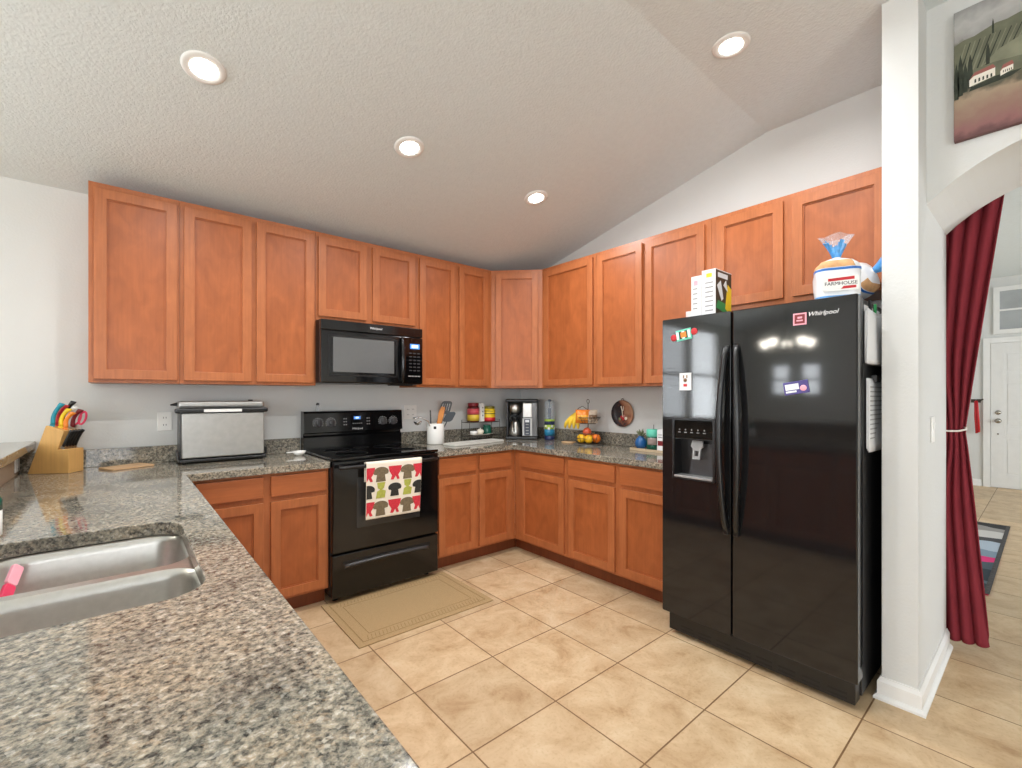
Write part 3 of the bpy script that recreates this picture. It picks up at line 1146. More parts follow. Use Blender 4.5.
# ------------------------------------------------------------------ microwave
t = thing('microwave', 'black over-the-range microwave under the short wall cabinet', 'microwave', (-2.131, 0, 1.378))
MWW, MWH = 0.762, 0.430
MB().box(0.0, MWW, -0.372, -0.004, 0.004, MWH, bevel=0.003).build('body', M['black_satin'], t)
vg = MB().box(0.0, MWW, -0.398, -0.3725, 0.362, MWH, bevel=0.004).build('vent_strip', M['black'], t)
MB().text('Whirlpool', 0.022, facing((0.385, -0.3986, 0.398), (1, 0, 0), (0, 0, 1)), shear=0.25).build('logo', M['print'], vg)
dm = MB()
dm.box(0.0, 0.590, -0.402, -0.3725, 0.008, 0.358, bevel=0.006)
dm = dm.build('door', M['black'], t)
MB().prism(rrect(0.048, 0.550, 0.052, 0.330, 0.006, 3), [rrect(0.060, 0.538, 0.064, 0.318, 0.006, 3)[::-1]], -0.4040, -0.4015, XZ).build('window_border', M['black_satin'], dm)
MB().box(0.080, 0.524, -0.4036, -0.4015, 0.080, 0.332 - 0.016, bevel=0.0008).build('window', M['micro_window'], dm)
hb = MB()
hb.tube([(0.583, -0.404 - 0.032 * math.sin(PI * k / 14) ** 0.5, 0.018 + 0.330 * k / 14) for k in range(15)], [0.012 + 0.004 * math.sin(PI * k / 14) for k in range(15)], seg=12)
hb.build('handle', M['black'], dm)
cp = MB().box(0.5915, MWW, -0.400, -0.3725, 0.008, 0.358, bevel=0.004).build('control_panel', M['black_glass'], t)
MB().box(0.655, 0.735, -0.4012, -0.3995, 0.272, 0.310, mi=0).box(0.668, 0.722, -0.4016, -0.401, 0.280, 0.302, mi=1).build('display', [M['display'], M['digits']], cp)
kb, kr = MB(), MB()
for r in range(6):
    for c in range(3):
        kb.box(0.648 + c * 0.034, 0.670 + c * 0.034, -0.4010, -0.3998, 0.105 + r * 0.026, 0.113 + r * 0.026)
for c in range(4):
    kr.box(0.640 + c * 0.026, 0.662 + c * 0.026, -0.4012, -0.3998, 0.062, 0.070)
kb.build('keypad', M['dark_grey'], cp)
kr.build('key_row', M['grey'], cp)
MB().box(0.52, 0.70, -0.36, -0.30, -0.006, 0.004, bevel=0.002).build('task_lamp_cover', M['black_matte'], t)

# ------------------------------------------------------------------ refrigerator
FX, FY0, FY1 = -0.850, -2.124, -2.9975     # door front plane, far and near edges
FSPL = -2.4967
t = thing('refrigerator', 'large black side-by-side refrigerator with ice dispenser and magnets', 'refrigerator', (0, 0, 0))
FT = 1.711
mb = MB().box(-0.760, -0.035, FY1 + 0.006, FY0 - 0.008, 0.035, 1.704, bevel=0.004)
mb.build('cabinet_case', M['fridge_side'], t)
for x in (-0.72, -0.10):
    for y in (FY0 - 0.08, FY1 + 0.08):
        MB().cyl((x, y, 0), (x, y, 0.036), 0.02).build('foot', M['black_matte'], t)
Fmap = lambda a, b, c: (c, a, b)
# left (freezer) door with the dispenser opening
DY0, DY1, DZ0, DZ1 = -2.192, -2.409, 0.861, 1.171
DS = 1.070
fd = MB()
fd.prism(rrect(FSPL + 0.004, FY0, 0.118, FT, 0.006, 3), [[(DY1, DZ0), (DY1, DZ1), (DY0, DZ1), (DY0, DZ0)]], FX, -0.766, Fmap, bevel=0.004)
fdo = fd.build('freezer_door', M['fridge'], t)
cv = MB()      # recess walls
x1 = FX + 0.070
cv.box(x1, x1 + 0.004, DY1, DY0, DZ0, DS)
cv.box(FX + 0.004, x1, DY1, DY1 + 0.004, DZ0, DS)
cv.box(FX + 0.004, x1, DY0 - 0.004, DY0, DZ0, DS)
cv.box(FX + 0.004, x1, DY1, DY0, DS - 0.004, DS)
cv.build('dispenser_recess', M['black_satin'], fdo)
bp_ = MB()
bp_.prism([(DY1 + 0.02, DZ0 + 0.012), (DY0 - 0.055, DZ0 + 0.012), (DY0 - 0.085, DS - 0.03), (DY1 + 0.02, DS - 0.03)], [], x1 - 0.012, x1 - 0.002, Fmap)
bp_.build('dispenser_back', M['dark_grey'], fdo)
fr = MB().prism(rrect(DY1 - 0.008, DY0 + 0.008, DZ0 - 0.008, DZ1 + 0.006, 0.010, 4), [rrect(DY1 + 0.004, DY0 - 0.004, DZ0 + 0.002, DZ1 - 0.004, 0.006, 4)[::-1]], FX - 0.005, FX + 0.002, Fmap)
fr.build('dispenser_frame', M['black_satin'], fdo)
ctl = MB().box(FX - 0.001, FX + 0.05, DY1 + 0.002, DY0 - 0.002, DS, DZ1 - 0.002, bevel=0.002)
for k in range(5):
    ctl.box(FX - 0.0016, FX - 0.001, DY0 - 0.040 - k * 0.034, DY0 - 0.026 - k * 0.034, DS + 0.030, DS + 0.034, mi=1)
    ctl.lathe([(0.0, 0), (0.004, 0), (0.004, 0.0006), (0.0, 0.0006)], c=(0, 0, 0), seg=10, mi=1, mtx=facing((FX - 0.001, DY0 - 0.033 - k * 0.034, DS + 0.046), (0, -1, 0), (0, 0, 1)))
ctl.build('dispenser_controls', [M['black_glass'], M['grey']], fdo)
pd = MB().prism([(-0.028, 0.03), (0.028, 0.03), (0.034, 0.0), (0.022, -0.012), (0.020, -0.066), (-0.020, -0.066), (-0.022, -0.012), (-0.034, 0.0)],
                [[(-0.011, -0.022), (-0.011, -0.05), (0.011, -0.05), (0.011, -0.022)]], FX + 0.030, FX + 0.040, lambda a, b, c: (c + b * 0.18, (DY0 + DY1) / 2 - 0.005 + a, 1.028 + b))
pd.build('dispenser_paddle', M['grey'], fdo)
MB().box(FX - 0.006, FX + 0.066, DY1 + 0.004, DY0 - 0.004, DZ0, DZ0 + 0.012, bevel=0.003).build('drip_tray', M['grey'], fdo)
# right door
rd = MB()
rd.prism(rrect(FY1, FSPL - 0.004, 0.118, FT, 0.006, 3), [], FX, -0.766, Fmap, bevel=0.006)
rdo = rd.build('fridge_door', M['fridge'], t)
MB().box(-0.7655, -0.7605, FY1 + 0.004, FY0 - 0.008, 0.12, FT - 0.012).build('door_gasket', M['grey'], t)


def fridge_handle(y, s, parent):
    b = MB()
    zs = [0.623 + (1.534 - 0.623) * k / 30 for k in range(31)]
    fn = []
    tm = bmesh.new()
    rows = []
    for k, z in enumerate(zs):
        s_ = math.sin(PI * k / 30)
        dx = 0.010 + 0.045 * s_ ** 0.55
        yy = y + s * 0.020 * (math.sin(PI * k / 30) - 0.4)
        w = 0.013 + 0.002 * s_
        pr = [(-dx, -w), (-dx - 0.010, -w * 0.6), (-dx - 0.012, 0), (-dx - 0.010, w * 0.6), (-dx, w), (-dx + 0.012, w * 0.8), (-dx + 0.012, -w * 0.8)]
        rows.append([tm.verts.new((FX + a + 0.004, yy + c, z)) for a, c in pr])
    n = 7
    for r0, r1 in zip(rows, rows[1:]):
        for k in range(n):
            tm.faces.new((r0[k], r0[(k + 1) % n], r1[(k + 1) % n], r1[k]))
    tm.faces.new(rows[0])
    tm.faces.new(rows[-1])
    b._merge(tm, 0, True)
    for z in (0.630, 1.526):
        b.box(FX - 0.018, FX + 0.002, y + s * -0.008 - 0.012, y + s * -0.008 + 0.012, z - 0.016, z + 0.016, bevel=0.004)
    b.build('handle', M['black_satin'], parent)


fridge_handle(FSPL + 0.030, 1, fdo)
fridge_handle(FSPL - 0.034, -1, rdo)
MB().text('Whirlpool', 0.0265, facing((FX - 0.0006, -2.876, 1.648), (0, -1, 0), (0, 0, 1)), shear=0.3).build('logo', M['print'], rdo)
gr = MB().box(-0.832, -0.762, FY1 + 0.012, FY0 - 0.03, 0.022, 0.112, bevel=0.004)
for k in range(8):
    y = FY0 - 0.10 - k * 0.095
    gr.box(-0.8335, -0.831, y - 0.070, y, 0.036, 0.044, mi=1)
    gr.box(-0.8335, -0.831, y - 0.070, y, 0.056, 0.064, mi=1)
gr.build('base_grille', [M['black_satin'], M['black_matte']], t)

# magnets on the doors
FMAG = FX - 0.0008


def magnet(y, z, w, h, mats, label, extra=None, rot=0.0):
    b = MB()
    b.box(-w / 2, w / 2, -h / 2, h / 2, 0, 0.003, bevel=0.0008, mi=0)
    if extra:
        extra(b)
    o = b.build('fridge_magnet', mats)
    o.matrix_world = facing((FMAG, y, z), (0, -1, 0), (0, 0, 1)) @ Matrix.Rotation(rot, 4, 'Z')
    return tag(o, label, 'magnet', 'magnets on the refrigerator')


def m1(b):
    for k, mi in enumerate((1, 2, 1, 2, 1)):
        b.box(-0.040 + k * 0.016, -0.028 + k * 0.016, -0.020, 0.020, 0.003, 0.005, mi=mi)
    b.box(-0.016, 0.016, -0.014, 0.014, 0.005, 0.006, mi=4)
    b.ball((-0.058, -0.004, 0.002), 0.018, mi=3, sc=(1, 1, 0.25))
    b.ball((0.058, 0.004, 0.002), 0.018, mi=3, sc=(1, 1, 0.25))


magnet(-2.250, 1.619, 0.085, 0.058, [M['mint'], M['white'], M['black_matte'], M['red'], M['orange']], 'candy shaped magnet with red round ends on the freezer door', m1, 0.14)


def m2(b):
    b.box(-0.010, 0.010, -0.026, -0.012, 0.003, 0.004, mi=1)
    b.lathe([(0.0, 0.003), (0.010, 0.003), (0.010, 0.0042), (0, 0.0042)], c=(0, 0.008, 0), seg=12, mi=2)
    b.box(-0.012, -0.006, 0.018, 0.034, 0.003, 0.004, mi=2)
    b.box(0.006, 0.012, 0.018, 0.034, 0.003, 0.004, mi=2)


magnet(-2.259, 1.370, 0.066, 0.092, [M['paper'], M['red'], M['brown']], 'small white picture magnet above the ice dispenser', m2)


def m3_(b):
    b.box(-0.020, 0.020, -0.020, 0.020, 0.003, 0.004, mi=1)
    b.box(-0.012, 0.012, -0.010, -0.004, 0.004, 0.005, mi=0)
    b.box(-0.008, 0.010, 0.002, 0.010, 0.004, 0.005, mi=0)


magnet(-2.7916, 1.632, 0.052, 0.052, [M['pale_pink'], M['dark_red']], 'little square dark red magnet beside the logo on the right door', m3_)


def m4_(b):
    b.box(-0.042, 0.012, -0.008, 0.018, 0.003, 0.004, mi=1)
    b.ball((0.028, -0.006, 0.003), 0.013, mi=2, sc=(1, 1, 0.3))
    b.box(-0.042, 0.0, -0.020, -0.012, 0.003, 0.004, mi=1)


magnet(-2.777, 1.331, 0.098, 0.056, [M['purple'], M['bag_white'], M['pale_pink']], 'tilted purple card magnet low on the right door', m4_, 0.16)

# pouch and note sheet on the side of the refrigerator
t = thing('magnetic_pouch', 'grey pouch of pens hanging on the side of the refrigerator', 'pouch', (-0.60, FY1 + 0.0055, 1.43))
b = MB()
b.grid(lambda u, v: (-0.13 + 0.26 * u + 0.03 * (0.5 - v) * (u - 0.5), -0.012 - 0.014 * math.sin(PI * u) * (1 - 0.5 * v), 0.0 + 0.235 * v + 0.02 * (u - 0.4) ** 2 - 0.012 * v * math.sin(3 * u)), 16, 12, thick=0.003)
b.box(-0.13, 0.13, -0.003, 0.0, 0.0, 0.25)
for x in (-0.130, 0.127):
    b.box(x, x + 0.003, -0.013, 0.0, 0.0, 0.225)
b.box(-0.13, 0.13, -0.013, 0.0, 0.0, 0.003)
b.build('pocket', M['paper'], t)
MB().cyl((-0.07, -0.010, 0.02), (-0.075, -0.010, 0.275), 0.006, seg=10).build('pen', M['black_matte'], t)
MB().cyl((0.0, -0.010, 0.02), (0.012, -0.010, 0.268), 0.006, seg=10).build('marker', M['green'], t)
t = thing('note_sheet', 'printed note sheet clipped low on the side of the refrigerator', 'note', (-0.565, FY1 + 0.0055, 1.05))
b = MB()
for k in range(3):
    b.grid(lambda u, v, k=k: (-0.15 + 0.28 * u + 0.004 * k, -0.006 - 0.003 * k - 0.012 * (1 - v) ** 2 * u, 0.02 - 0.008 * k + 0.30 * v), 8, 10, thick=0.0008)
for k in range(12):
    b.box(-0.125, 0.09, -0.0146, -0.0138, 0.06 + k * 0.02, 0.065 + k * 0.02, mi=1)
b.build('pages', [M['paper'], M['grey']], t)
MB().box(-0.05, 0.03, -0.022, -0.001, 0.305, 0.335, bevel=0.004).build('clip', M['dark_grey'], t)

# on top of the refrigerator
FTOP = 1.7045


def carton(name, label, y0, y1, x0, x1, h, mats, deco, loc_z=FTOP, cat='box'):
    b = MB().box(x0, x1, y0, y1, 0, h, bevel=0.001)
    deco(b)
    return solo(name, b, mats, label, cat, (0, 0, loc_z), group='boxes on the refrigerator')


def d1(b):      # printed front faces the room (-x)
    x = -0.805
    for k in range(5):
        b.box(x - 0.0004, x, -2.300, -2.276, 0.05 + k * 0.026, 0.056 + k * 0.026, mi=1)
    b.box(x - 0.0004, x, -2.302, -2.280, 0.175, 0.200, mi=2)


carton('food_carton', 'slim white printed box left of the cereal box on the refrigerator', -2.322, -2.266, -0.805, -0.63, 0.224, [M['paper'], M['grey'], M['pale_pink']], d1)


def d2(b):
    x = -0.805
    for k in range(7):
        b.box(x - 0.0004, x, -2.384, -2.342, 0.03 + k * 0.024, 0.036 + k * 0.024, mi=1)
    b.box(x - 0.0004, x, -2.378, -2.348, 0.205, 0.226, mi=4)
    y = -2.397
    b.box(-0.804, -0.626, y - 0.0004, y, 0.004, 0.241, mi=2)
    b.box(-0.78, -0.67, y - 0.0008, y, 0.205, 0.230, mi=0)
    b.prism([(-0.80, 0.045), (-0.68, 0.02), (-0.66, 0.07), (-0.78, 0.085)], [], y - 0.0010, y, XZ, mi=3)
    b.prism([(-0.70, 0.05), (-0.63, 0.01), (-0.628, 0.16), (-0.67, 0.18)], [], y - 0.0012, y, XZ, mi=4)
    b.prism([(-0.79, 0.16), (-0.75, 0.19), (-0.72, 0.10), (-0.74, 0.085)], [], y - 0.0014, y, XZ, mi=0)
    b.prism([(-0.72, 0.17), (-0.69, 0.20), (-0.67, 0.14)], [], y - 0.0014, y, XZ, mi=0)


carton('cereal_box', 'tall cereal box with a dark green and yellow side on the refrigerator', -2.397, -2.324, -0.805, -0.625, 0.245, [M['paper'], M['grey'], P_color('box_dark', (52, 52, 40)), M['green'], M['yellow']], d2)


def d3(b):
    b.box(-0.7654, -0.765, -2.258, -2.226, 0.012, 0.03, mi=1)


carton('small_carton', 'little pale pink box at the foot of the white boxes', -2.2645, -2.214, -0.765, -0.65, 0.052, [P_color('pink_card', (232, 208, 206), 0.7), M['paper']], d3)

# bread bags


def bread_bag(label, loc, rz, tilt, upright=True):
    t = thing('bread_bag', label, 'bread', loc, 0, 'bagged loaves', rot=(tilt, 0, rz))
    b = MB()
    # wrapped loaf: rounded block, slightly bulging top
    def loaf(u, v):
        a = 2 * PI * u
        ca, sa = math.cos(a), math.sin(a)
        e = 0.55
        x = 0.082 * math.copysign(abs(ca) ** e, ca)
        y = 0.062 * math.copysign(abs(sa) ** e, sa)
        prof = [(0.86, 0.0), (0.97, 0.012), (1.0, 0.06), (1.02, 0.11), (1.0, 0.142), (0.92, 0.163), (0.72, 0.180), (0.42, 0.190), (0.20, 0.196)]
        p = v * (len(prof) - 1)
        i = min(int(p), len(prof) - 2)
        f = p - i
        s = prof[i][0] * (1 - f) + prof[i + 1][0] * f
        z = prof[i][1] * (1 - f) + prof[i + 1][1] * f
        wr = 1 + 0.02 * math.sin(7 * a + 20 * v)
        return (x * s * wr, y * s * wr, z)
    b.grid(loaf, 40, 24, closed_u=True)
    b.prism([(0.07 * math.cos(2 * PI * k / 20), 0.05 * math.sin(2 * PI * k / 20)) for k in range(20)], [], 0.0, 0.004)
    o = b.build('wrapped_loaf', M['bag_white'], t)
    w = MB()
    w.grid(lambda u, v: tuple(Vector(loaf(0.30 + 0.55 * u, 0.52 + 0.22 * v)) * 1.006), 40, 6, closed_u=True)
    w.build('bread_window', M['bread'], o)
    bands = MB()
    for v0, v1, mi in ((0.46, 0.50, 0), (0.09, 0.155, 1)):
        bands.grid(lambda u, v: tuple(Vector(loaf(u, v0 + (v1 - v0) * v)) * Vector((1.012, 1.012, 1.0)).x), 40, 3, closed_u=True, mi=mi)
    bands.build('blue_band', [M['blue'], M['bag_blue']], o)
    for s in (-1,):
        lb = MB()
        f = facing((0, s * 0.0665, 0.074), (-s, 0, 0) if s > 0 else (1, 0, 0), (0, 0, 1))
        lb.prism(rrect(-0.066, 0.066, -0.033, 0.030, 0.006, 3), [], 0.0, 0.0012, lambda a, bb, c: tuple(f @ Vector((a, bb, c))), mi=0)
        lb.prism([(-0.044, 0.009), (0.050, 0.013), (0.050, 0.026), (-0.044, 0.021)], [], 0.0012, 0.0018, lambda a, bb, c: tuple(f @ Vector((a, bb, c))), mi=1)
        lb.text('FARMHOUSE', 0.0205, f @ Matrix.Translation((0.002, -0.002, 0.0016)), mi=2)
        lb.prism([(0.002, -0.026), (0.056, -0.024), (0.056, -0.013), (0.012, -0.014)], [], 0.0012, 0.0018, lambda a, bb, c: tuple(f @ Vector((a, bb, c))), mi=1)
        lb.build('label_panel', [M['white_plastic'], M['red'], M['black_matte']], o)
    nk = MB()
    nk.grid(lambda u, v: ((0.014 + 0.050 * v ** 1.3) * math.cos(2 * PI * u) * (1 + 0.12 * math.sin(10 * PI * u) * v), (0.012 + 0.022 * v) * math.sin(2 * PI * u) * (1 + 0.2 * math.sin(14 * PI * u) * v),
                           0.194 + 0.100 * v + 0.008 * v * math.sin(6 * PI * u)), 36, 8, closed_u=True, thick=0.0006)
    for f in nk.bm.faces:
        c = f.calc_center_median()
        f.material_index = 0 if c.z < 0.258 + 0.012 * math.sin(c.x * 120) else 1
    nk.build('twisted_neck', [M['bag_blue'], M['clear']], t)
    MB().lathe([(0.013, -0.004), (0.0165, -0.002), (0.0165, 0.002), (0.013, 0.004)], c=(0, 0, 0.196), seg=16).build('tie', M['white_plastic'], t)
    return t


bread_bag('bagged white loaf standing upright on the refrigerator front', (-0.71, -2.890, FTOP + 0.001), -1.12, 0.0)
o2 = bread_bag('second bagged loaf lying over behind the upright bread bag', (-0.42, -2.805, FTOP + 0.085), 0, 0.0)
o2.rotation_euler = Vector((-0.25, -0.82, 0.40)).to_track_quat('Z', 'X').to_euler()

# ------------------------------------------------------------------ recessed lights


def can_light(label, x, y, slope=True):
    z = SL0 - SLK * y if slope else CEIL
    rx = -math.atan(SLK) if slope else 0.0
    t = thing('recessed_light', label, 'ceiling light', (x, y, z), 0, 'recessed ceiling lights', rot=(rx, 0, 0))
    MB().lathe([(0.052, -0.003), (0.054, -0.008), (0.076, -0.008), (0.084, -0.002), (0.084, 0.0)], seg=40).build('trim_ring', M['trim'], t)
    MB().lathe([(0.0, -0.013), (0.026, -0.0125), (0.044, -0.010), (0.051, -0.006), (0.051, -0.002)], seg=36).build('lens', M['lens'], t)
    area('lamp_light', (0, 0, -0.016), (0, 0, 0), 0.08, 0.08, CAN_W, (0.985, 0.99, 1.0), parent=t, shape='DISK', spread=168)
    return t


can_light('recessed light over the peninsula, upper left of the ceiling', -2.866, -1.167)
can_light('recessed light above the space in front of the microwave', -1.891, -1.170)
can_light('recessed light nearest the inside corner of the cabinets', -0.892, -1.159)
can_light('recessed light in the flat ceiling above the refrigerator front', -0.905, -2.519, False)
can_light('recessed light out over the middle of the floor', -1.90, -2.52, False)
can_light('recessed light over the open end of the peninsula', -2.90, -2.52, False)

# chandelier over the dining spot (mirrored in the refrigerator door)
t = thing('chandelier', 'small multi-arm chandelier hanging in the dining nook', 'chandelier', (-5.5, -1.19, 0))
zt = SL0 + SLK * 1.19
MB().lathe([(0.06, zt - 0.03), (0.06, zt)], seg=20).build('canopy', M['nickel'], t)
MB().cyl((0, 0, 2.0), (0, 0, zt - 0.02), 0.008).build('rod', M['nickel'], t)
MB().lathe([(0.01, 1.9), (0.04, 1.93), (0.03, 1.98), (0.01, 2.02)], seg=16).build('hub', M['nickel'], t)
for k in range(5):
    a = 2 * PI * k / 5 + 0.3
    c, s = math.cos(a), math.sin(a)
    MB().tube([(0.28 * q * c, 0.28 * q * s, 1.95 - 0.06 * math.sin(PI * q)) for q in [j / 10 for j in range(11)]], 0.007).build('arm', M['nickel'], t)
    MB().lathe([(0.0, 1.955), (0.03, 1.965), (0.055, 2.02), (0.06, 2.06), (0.0, 2.075)], c=(0.28 * c, 0.28 * s, 0), seg=16).build('bulb_shade', M['bulb'], t)
# ------------------------------------------------------------------ wall fittings


def outlet(label, loc, rz, w=0.072, h=0.115, n=1, rot=None):
    t = thing('outlet_plate', label, 'outlet', loc, rz, 'wall outlets', rot=rot)
    MB().box(-w / 2, w / 2, -0.006, -0.0005, -h / 2, h / 2, bevel=0.002).build('plate', M['white_plastic'], t)
    for i in range(n):
        cx = (i - (n - 1) / 2) * 0.046
        for s in (-1, 1):
            b = MB().prism(rrect(cx - 0.016, cx + 0.016, s * 0.022 - 0.014, s * 0.022 + 0.014, 0.008, 4), [], -0.0072, -0.005, XZ)
            b.box(cx - 0.008, cx - 0.005, -0.0076, -0.007, s * 0.022 - 0.004, s * 0.022 + 0.006, mi=1)
            b.box(cx + 0.005, cx + 0.008, -0.0076, -0.007, s * 0.022 - 0.004, s * 0.022 + 0.006, mi=1)
            b.build('socket', [M['white_plastic'], M['dark_grey']], t)
    return t


outlet('white wall outlet between knife block and flip-up toaster oven', (-2.937, 0, 1.138), 0)
outlet('white double wall outlet behind the ladle right of the range', (-1.262, 0, 1.158), 0, 0.116, 0.118, 2)
outlet('white outlet low on the bar wall under the granite ledge', (-3.5545, -0.085, 0.940), 0, 0.115, 0.072, 1, rot=(0, 0, PI / 2))
t = thing('light_switch', 'white rocker switch on the wall edge beside the arch', 'switch', (-0.310, STUB1, 1.142), 0)
MB().box(-0.036, 0.036, -0.006, -0.0005, -0.058, 0.058, bevel=0.002).build('plate', M['white_plastic'], t)
MB().prism([(-0.0065, -0.032), (-0.0105, 0.032), (-0.005, 0.032), (-0.005, -0.032)], [], -0.016, 0.016, YZ, bevel=0.0008).build('rocker', M['trim'], t)

# ------------------------------------------------------------------ knife block
KA = (-3.350, -0.216, CZ1 + 0.0005)
krz = math.radians(-32)
t = thing('knife_block', 'pale wood knife block with bright handled knives in the left corner', 'knife block', KA, krz)
mb = MB()
mb.prism([(-0.19, 0.0), (0.0, 0.0), (0.0, 0.125), (-0.052, 0.125), (-0.022, 0.222), (-0.106, 0.250)], [], 0.0, 0.100, XZ, bevel=0.002)
mb.build('block', M['block'], t)
kd = Vector((0.30, 0, 0.955)).normalized()      # the way the slots point


def knife(label, p, d, length, mats, w=0.011, bend=1.0, thick=0.0075):
    """knife seated in the block: handle with bolster and the top of the blade."""
    o = thing('kitchen_knife', label, 'knife', (0, 0, 0), 0, 'knives in the block')
    mt = Matrix.Translation(Vector(KA)) @ Matrix.Rotation(krz, 4, 'Z')
    o.matrix_world = mt
    p = Vector(p)
    d = Vector(d).normalized()
    side = Vector((0, 1, 0))
    up = side.cross(d).normalized()
    n = 10
    b = MB()
    tm = bmesh.new()
    rows = []
    for k in range(n + 1):
        s = k / n
        c = p + d * (length * s) + up * (-0.010 * math.sin(PI * s * 1.1) + 0.008 * s * s) * bend
        hh = w * (0.85 + 0.35 * abs(s - 0.45) + (0.25 if s > 0.85 else 0))
        rows.append([tm.verts.new(c + up * (hh * math.sin(a)) + side * (thick * math.cos(a))) for a in [2 * PI * j / 12 for j in range(12)]])
    for r0, r1 in zip(rows, rows[1:]):
        for j in range(12):
            tm.faces.new((r0[j], r0[(j + 1) % 12], r1[(j + 1) % 12], r1[j]))
    tm.faces.new(rows[0])
    tm.faces.new(rows[-1])
    b._merge(tm, 0, True)
    b.build('handle', mats[0], o)
    c0 = p - d * 0.014
    b2 = MB()
    vs = [c0 + up * 0.012 + side * 0.0012, c0 - up * 0.012 + side * 0.0012, p - up * 0.010 + side * 0.0012, p + up * 0.010 + side * 0.0012]
    tm = bmesh.new()
    A = [tm.verts.new(v) for v in vs]
    B = [tm.verts.new(v - side * 0.0024) for v in vs]
    tm.faces.new(A)
    tm.faces.new(B)
    for i in range(4):
        tm.faces.new((A[i], A[(i + 1) % 4], B[(i + 1) % 4], B[i]))
    b2._merge(tm, 0, False)
    b2.build('blade', mats[1], o)
    return o


topc = lambda s, y: Vector((-0.106 + 0.084 * s, y * 1.12, 0.250 - 0.028 * s)) + kd * 0.013
knife('teal handled knife standing leftmost in the wood block', topc(0.16, 0.018), kd, 0.115, (M['teal'], M['teal']))
knife('red handled knife behind the teal one in the block', topc(0.16, 0.046), kd, 0.105, (M['red'], M['red']))
knife('yellow handled knife in the middle of the wood block', topc(0.50, 0.030), kd, 0.095, (M['yellow'], M['yellow']))
knife('orange handled knife in the middle of the wood block', topc(0.82, 0.024), kd, 0.085, (M['orange'], M['orange']))
knife('white handled knife between the yellow and dark red ones', topc(0.52, 0.060), kd, 0.108, (M['white_plastic'], M['steel']))
knife('dark red handled knife on the right of the block top', topc(0.84, 0.062), kd, 0.100, (M['dark_red'], M['steel']))
knife('black handled sharpener standing tallest at the back of the block', topc(0.22, 0.074), kd, 0.128, (M['black_satin'], M['steel']))
# scissors hooked in the front of the block
t2 = thing('kitchen_scissors', 'pink and white handled scissors in the right slot of the block', 'scissors', KA, krz)
b = MB()
for dx, mi in ((0.0, 0), (0.026, 0)):
    c = Vector((-0.016 + dx, 0.078, 0.285))
    b.tube([c + Vector((0.016 * math.cos(q) + 0.3 * 0.03 * math.sin(q), 0.0, 0.034 * math.sin(q))) for q in [2 * PI * k / 18 for k in range(18)]], 0.0052, seg=8, closed=True)
b.build('finger_loops', M['pink'], t2)
MB().box(-0.026, 0.004, 0.0755, 0.0805, 0.214, 0.250, bevel=0.001).build('blades', M['steel'], t2)
kd2 = Vector((0.40, 0, 0.91)).normalized()
for k in range(5):
    knife(['nearest the front left', 'second from the left', 'third from the left', 'fourth from the left', 'at the far right'][k].join(['black steak knife ', ' in the lower row of the block']),
          Vector((-0.032, 0.010 + 0.0195 * k, 0.1400)), kd2, 0.092, (M['black_satin'], M['steel']), w=0.0075, bend=0.15, thick=0.0045)

# wooden board leaning flat on the counter
mb = MB()
mb.prism(rrect(-0.105, 0.105, -0.07, 0.07, 0.012, 4), [], 0.0, 0.010, bevel=0.002)
solo('wooden_trivet', mb, M['trivet'], 'thin wooden board lying flat between knife block and toaster oven', 'trivet', (-3.115, -0.150, CZ1 + 0.0005), math.radians(28))

# ------------------------------------------------------------------ flip-up toaster oven
t = thing('toaster_oven', 'stainless flip-up toaster oven stored upright left of the range', 'toaster oven', (-2.888, -0.045, CZ1 + 0.0005))
TW = 0.468
MB().box(0.010, TW - 0.010, -0.175, 0.0, 0.028, 0.325, bevel=0.010).build('housing', M['dark_grey'], t)
b = MB().box(0.018, TW - 0.014, -0.194, -0.1752, 0.034, 0.300, bevel=0.006)
b.build('front_panel', M['steel_dull'], t)
b = MB().box(0.004, TW, -0.196, 0.004, 0.008, 0.0275, bevel=0.006)
for x in (0.03, TW - 0.03):
    for y in (-0.17, -0.03):
        b.cyl((x, y, 0.0), (x, y, 0.009), 0.012, seg=12)
b.build('base_frame', M['black_satin'], t)
for x in (0.0, TW - 0.0035):
    MB().box(x, x + 0.010, -0.170, -0.02, 0.03, 0.075, bevel=0.003).build('hinge_arm', M['black_satin'], t)
hb = MB().box(-0.016, TW + 0.006, -0.205, -0.160, 0.302, 0.330, bevel=0.008).build('handle_bar', M['black_satin'], t)
MB().box(0.125, 0.325, -0.2075, -0.2045, 0.307, 0.324, bevel=0.001).build('handle_plate', M['white_plastic'], hb)
MB().box(0.002, TW - 0.006, -0.172, -0.010, 0.3305, 0.372, bevel=0.014).build('top_shell', M['steel_dull'], t)
MB().cyl((0.004, -0.09, 0.354), (-0.030, -0.09, 0.350), 0.011, 0.004, seg=12).build('cord_stub', M['black_satin'], t)
MB().box(0.385, 0.410, -0.08, -0.055, 0.3715, 0.380, bevel=0.003).build('latch', M['black_satin'], t)

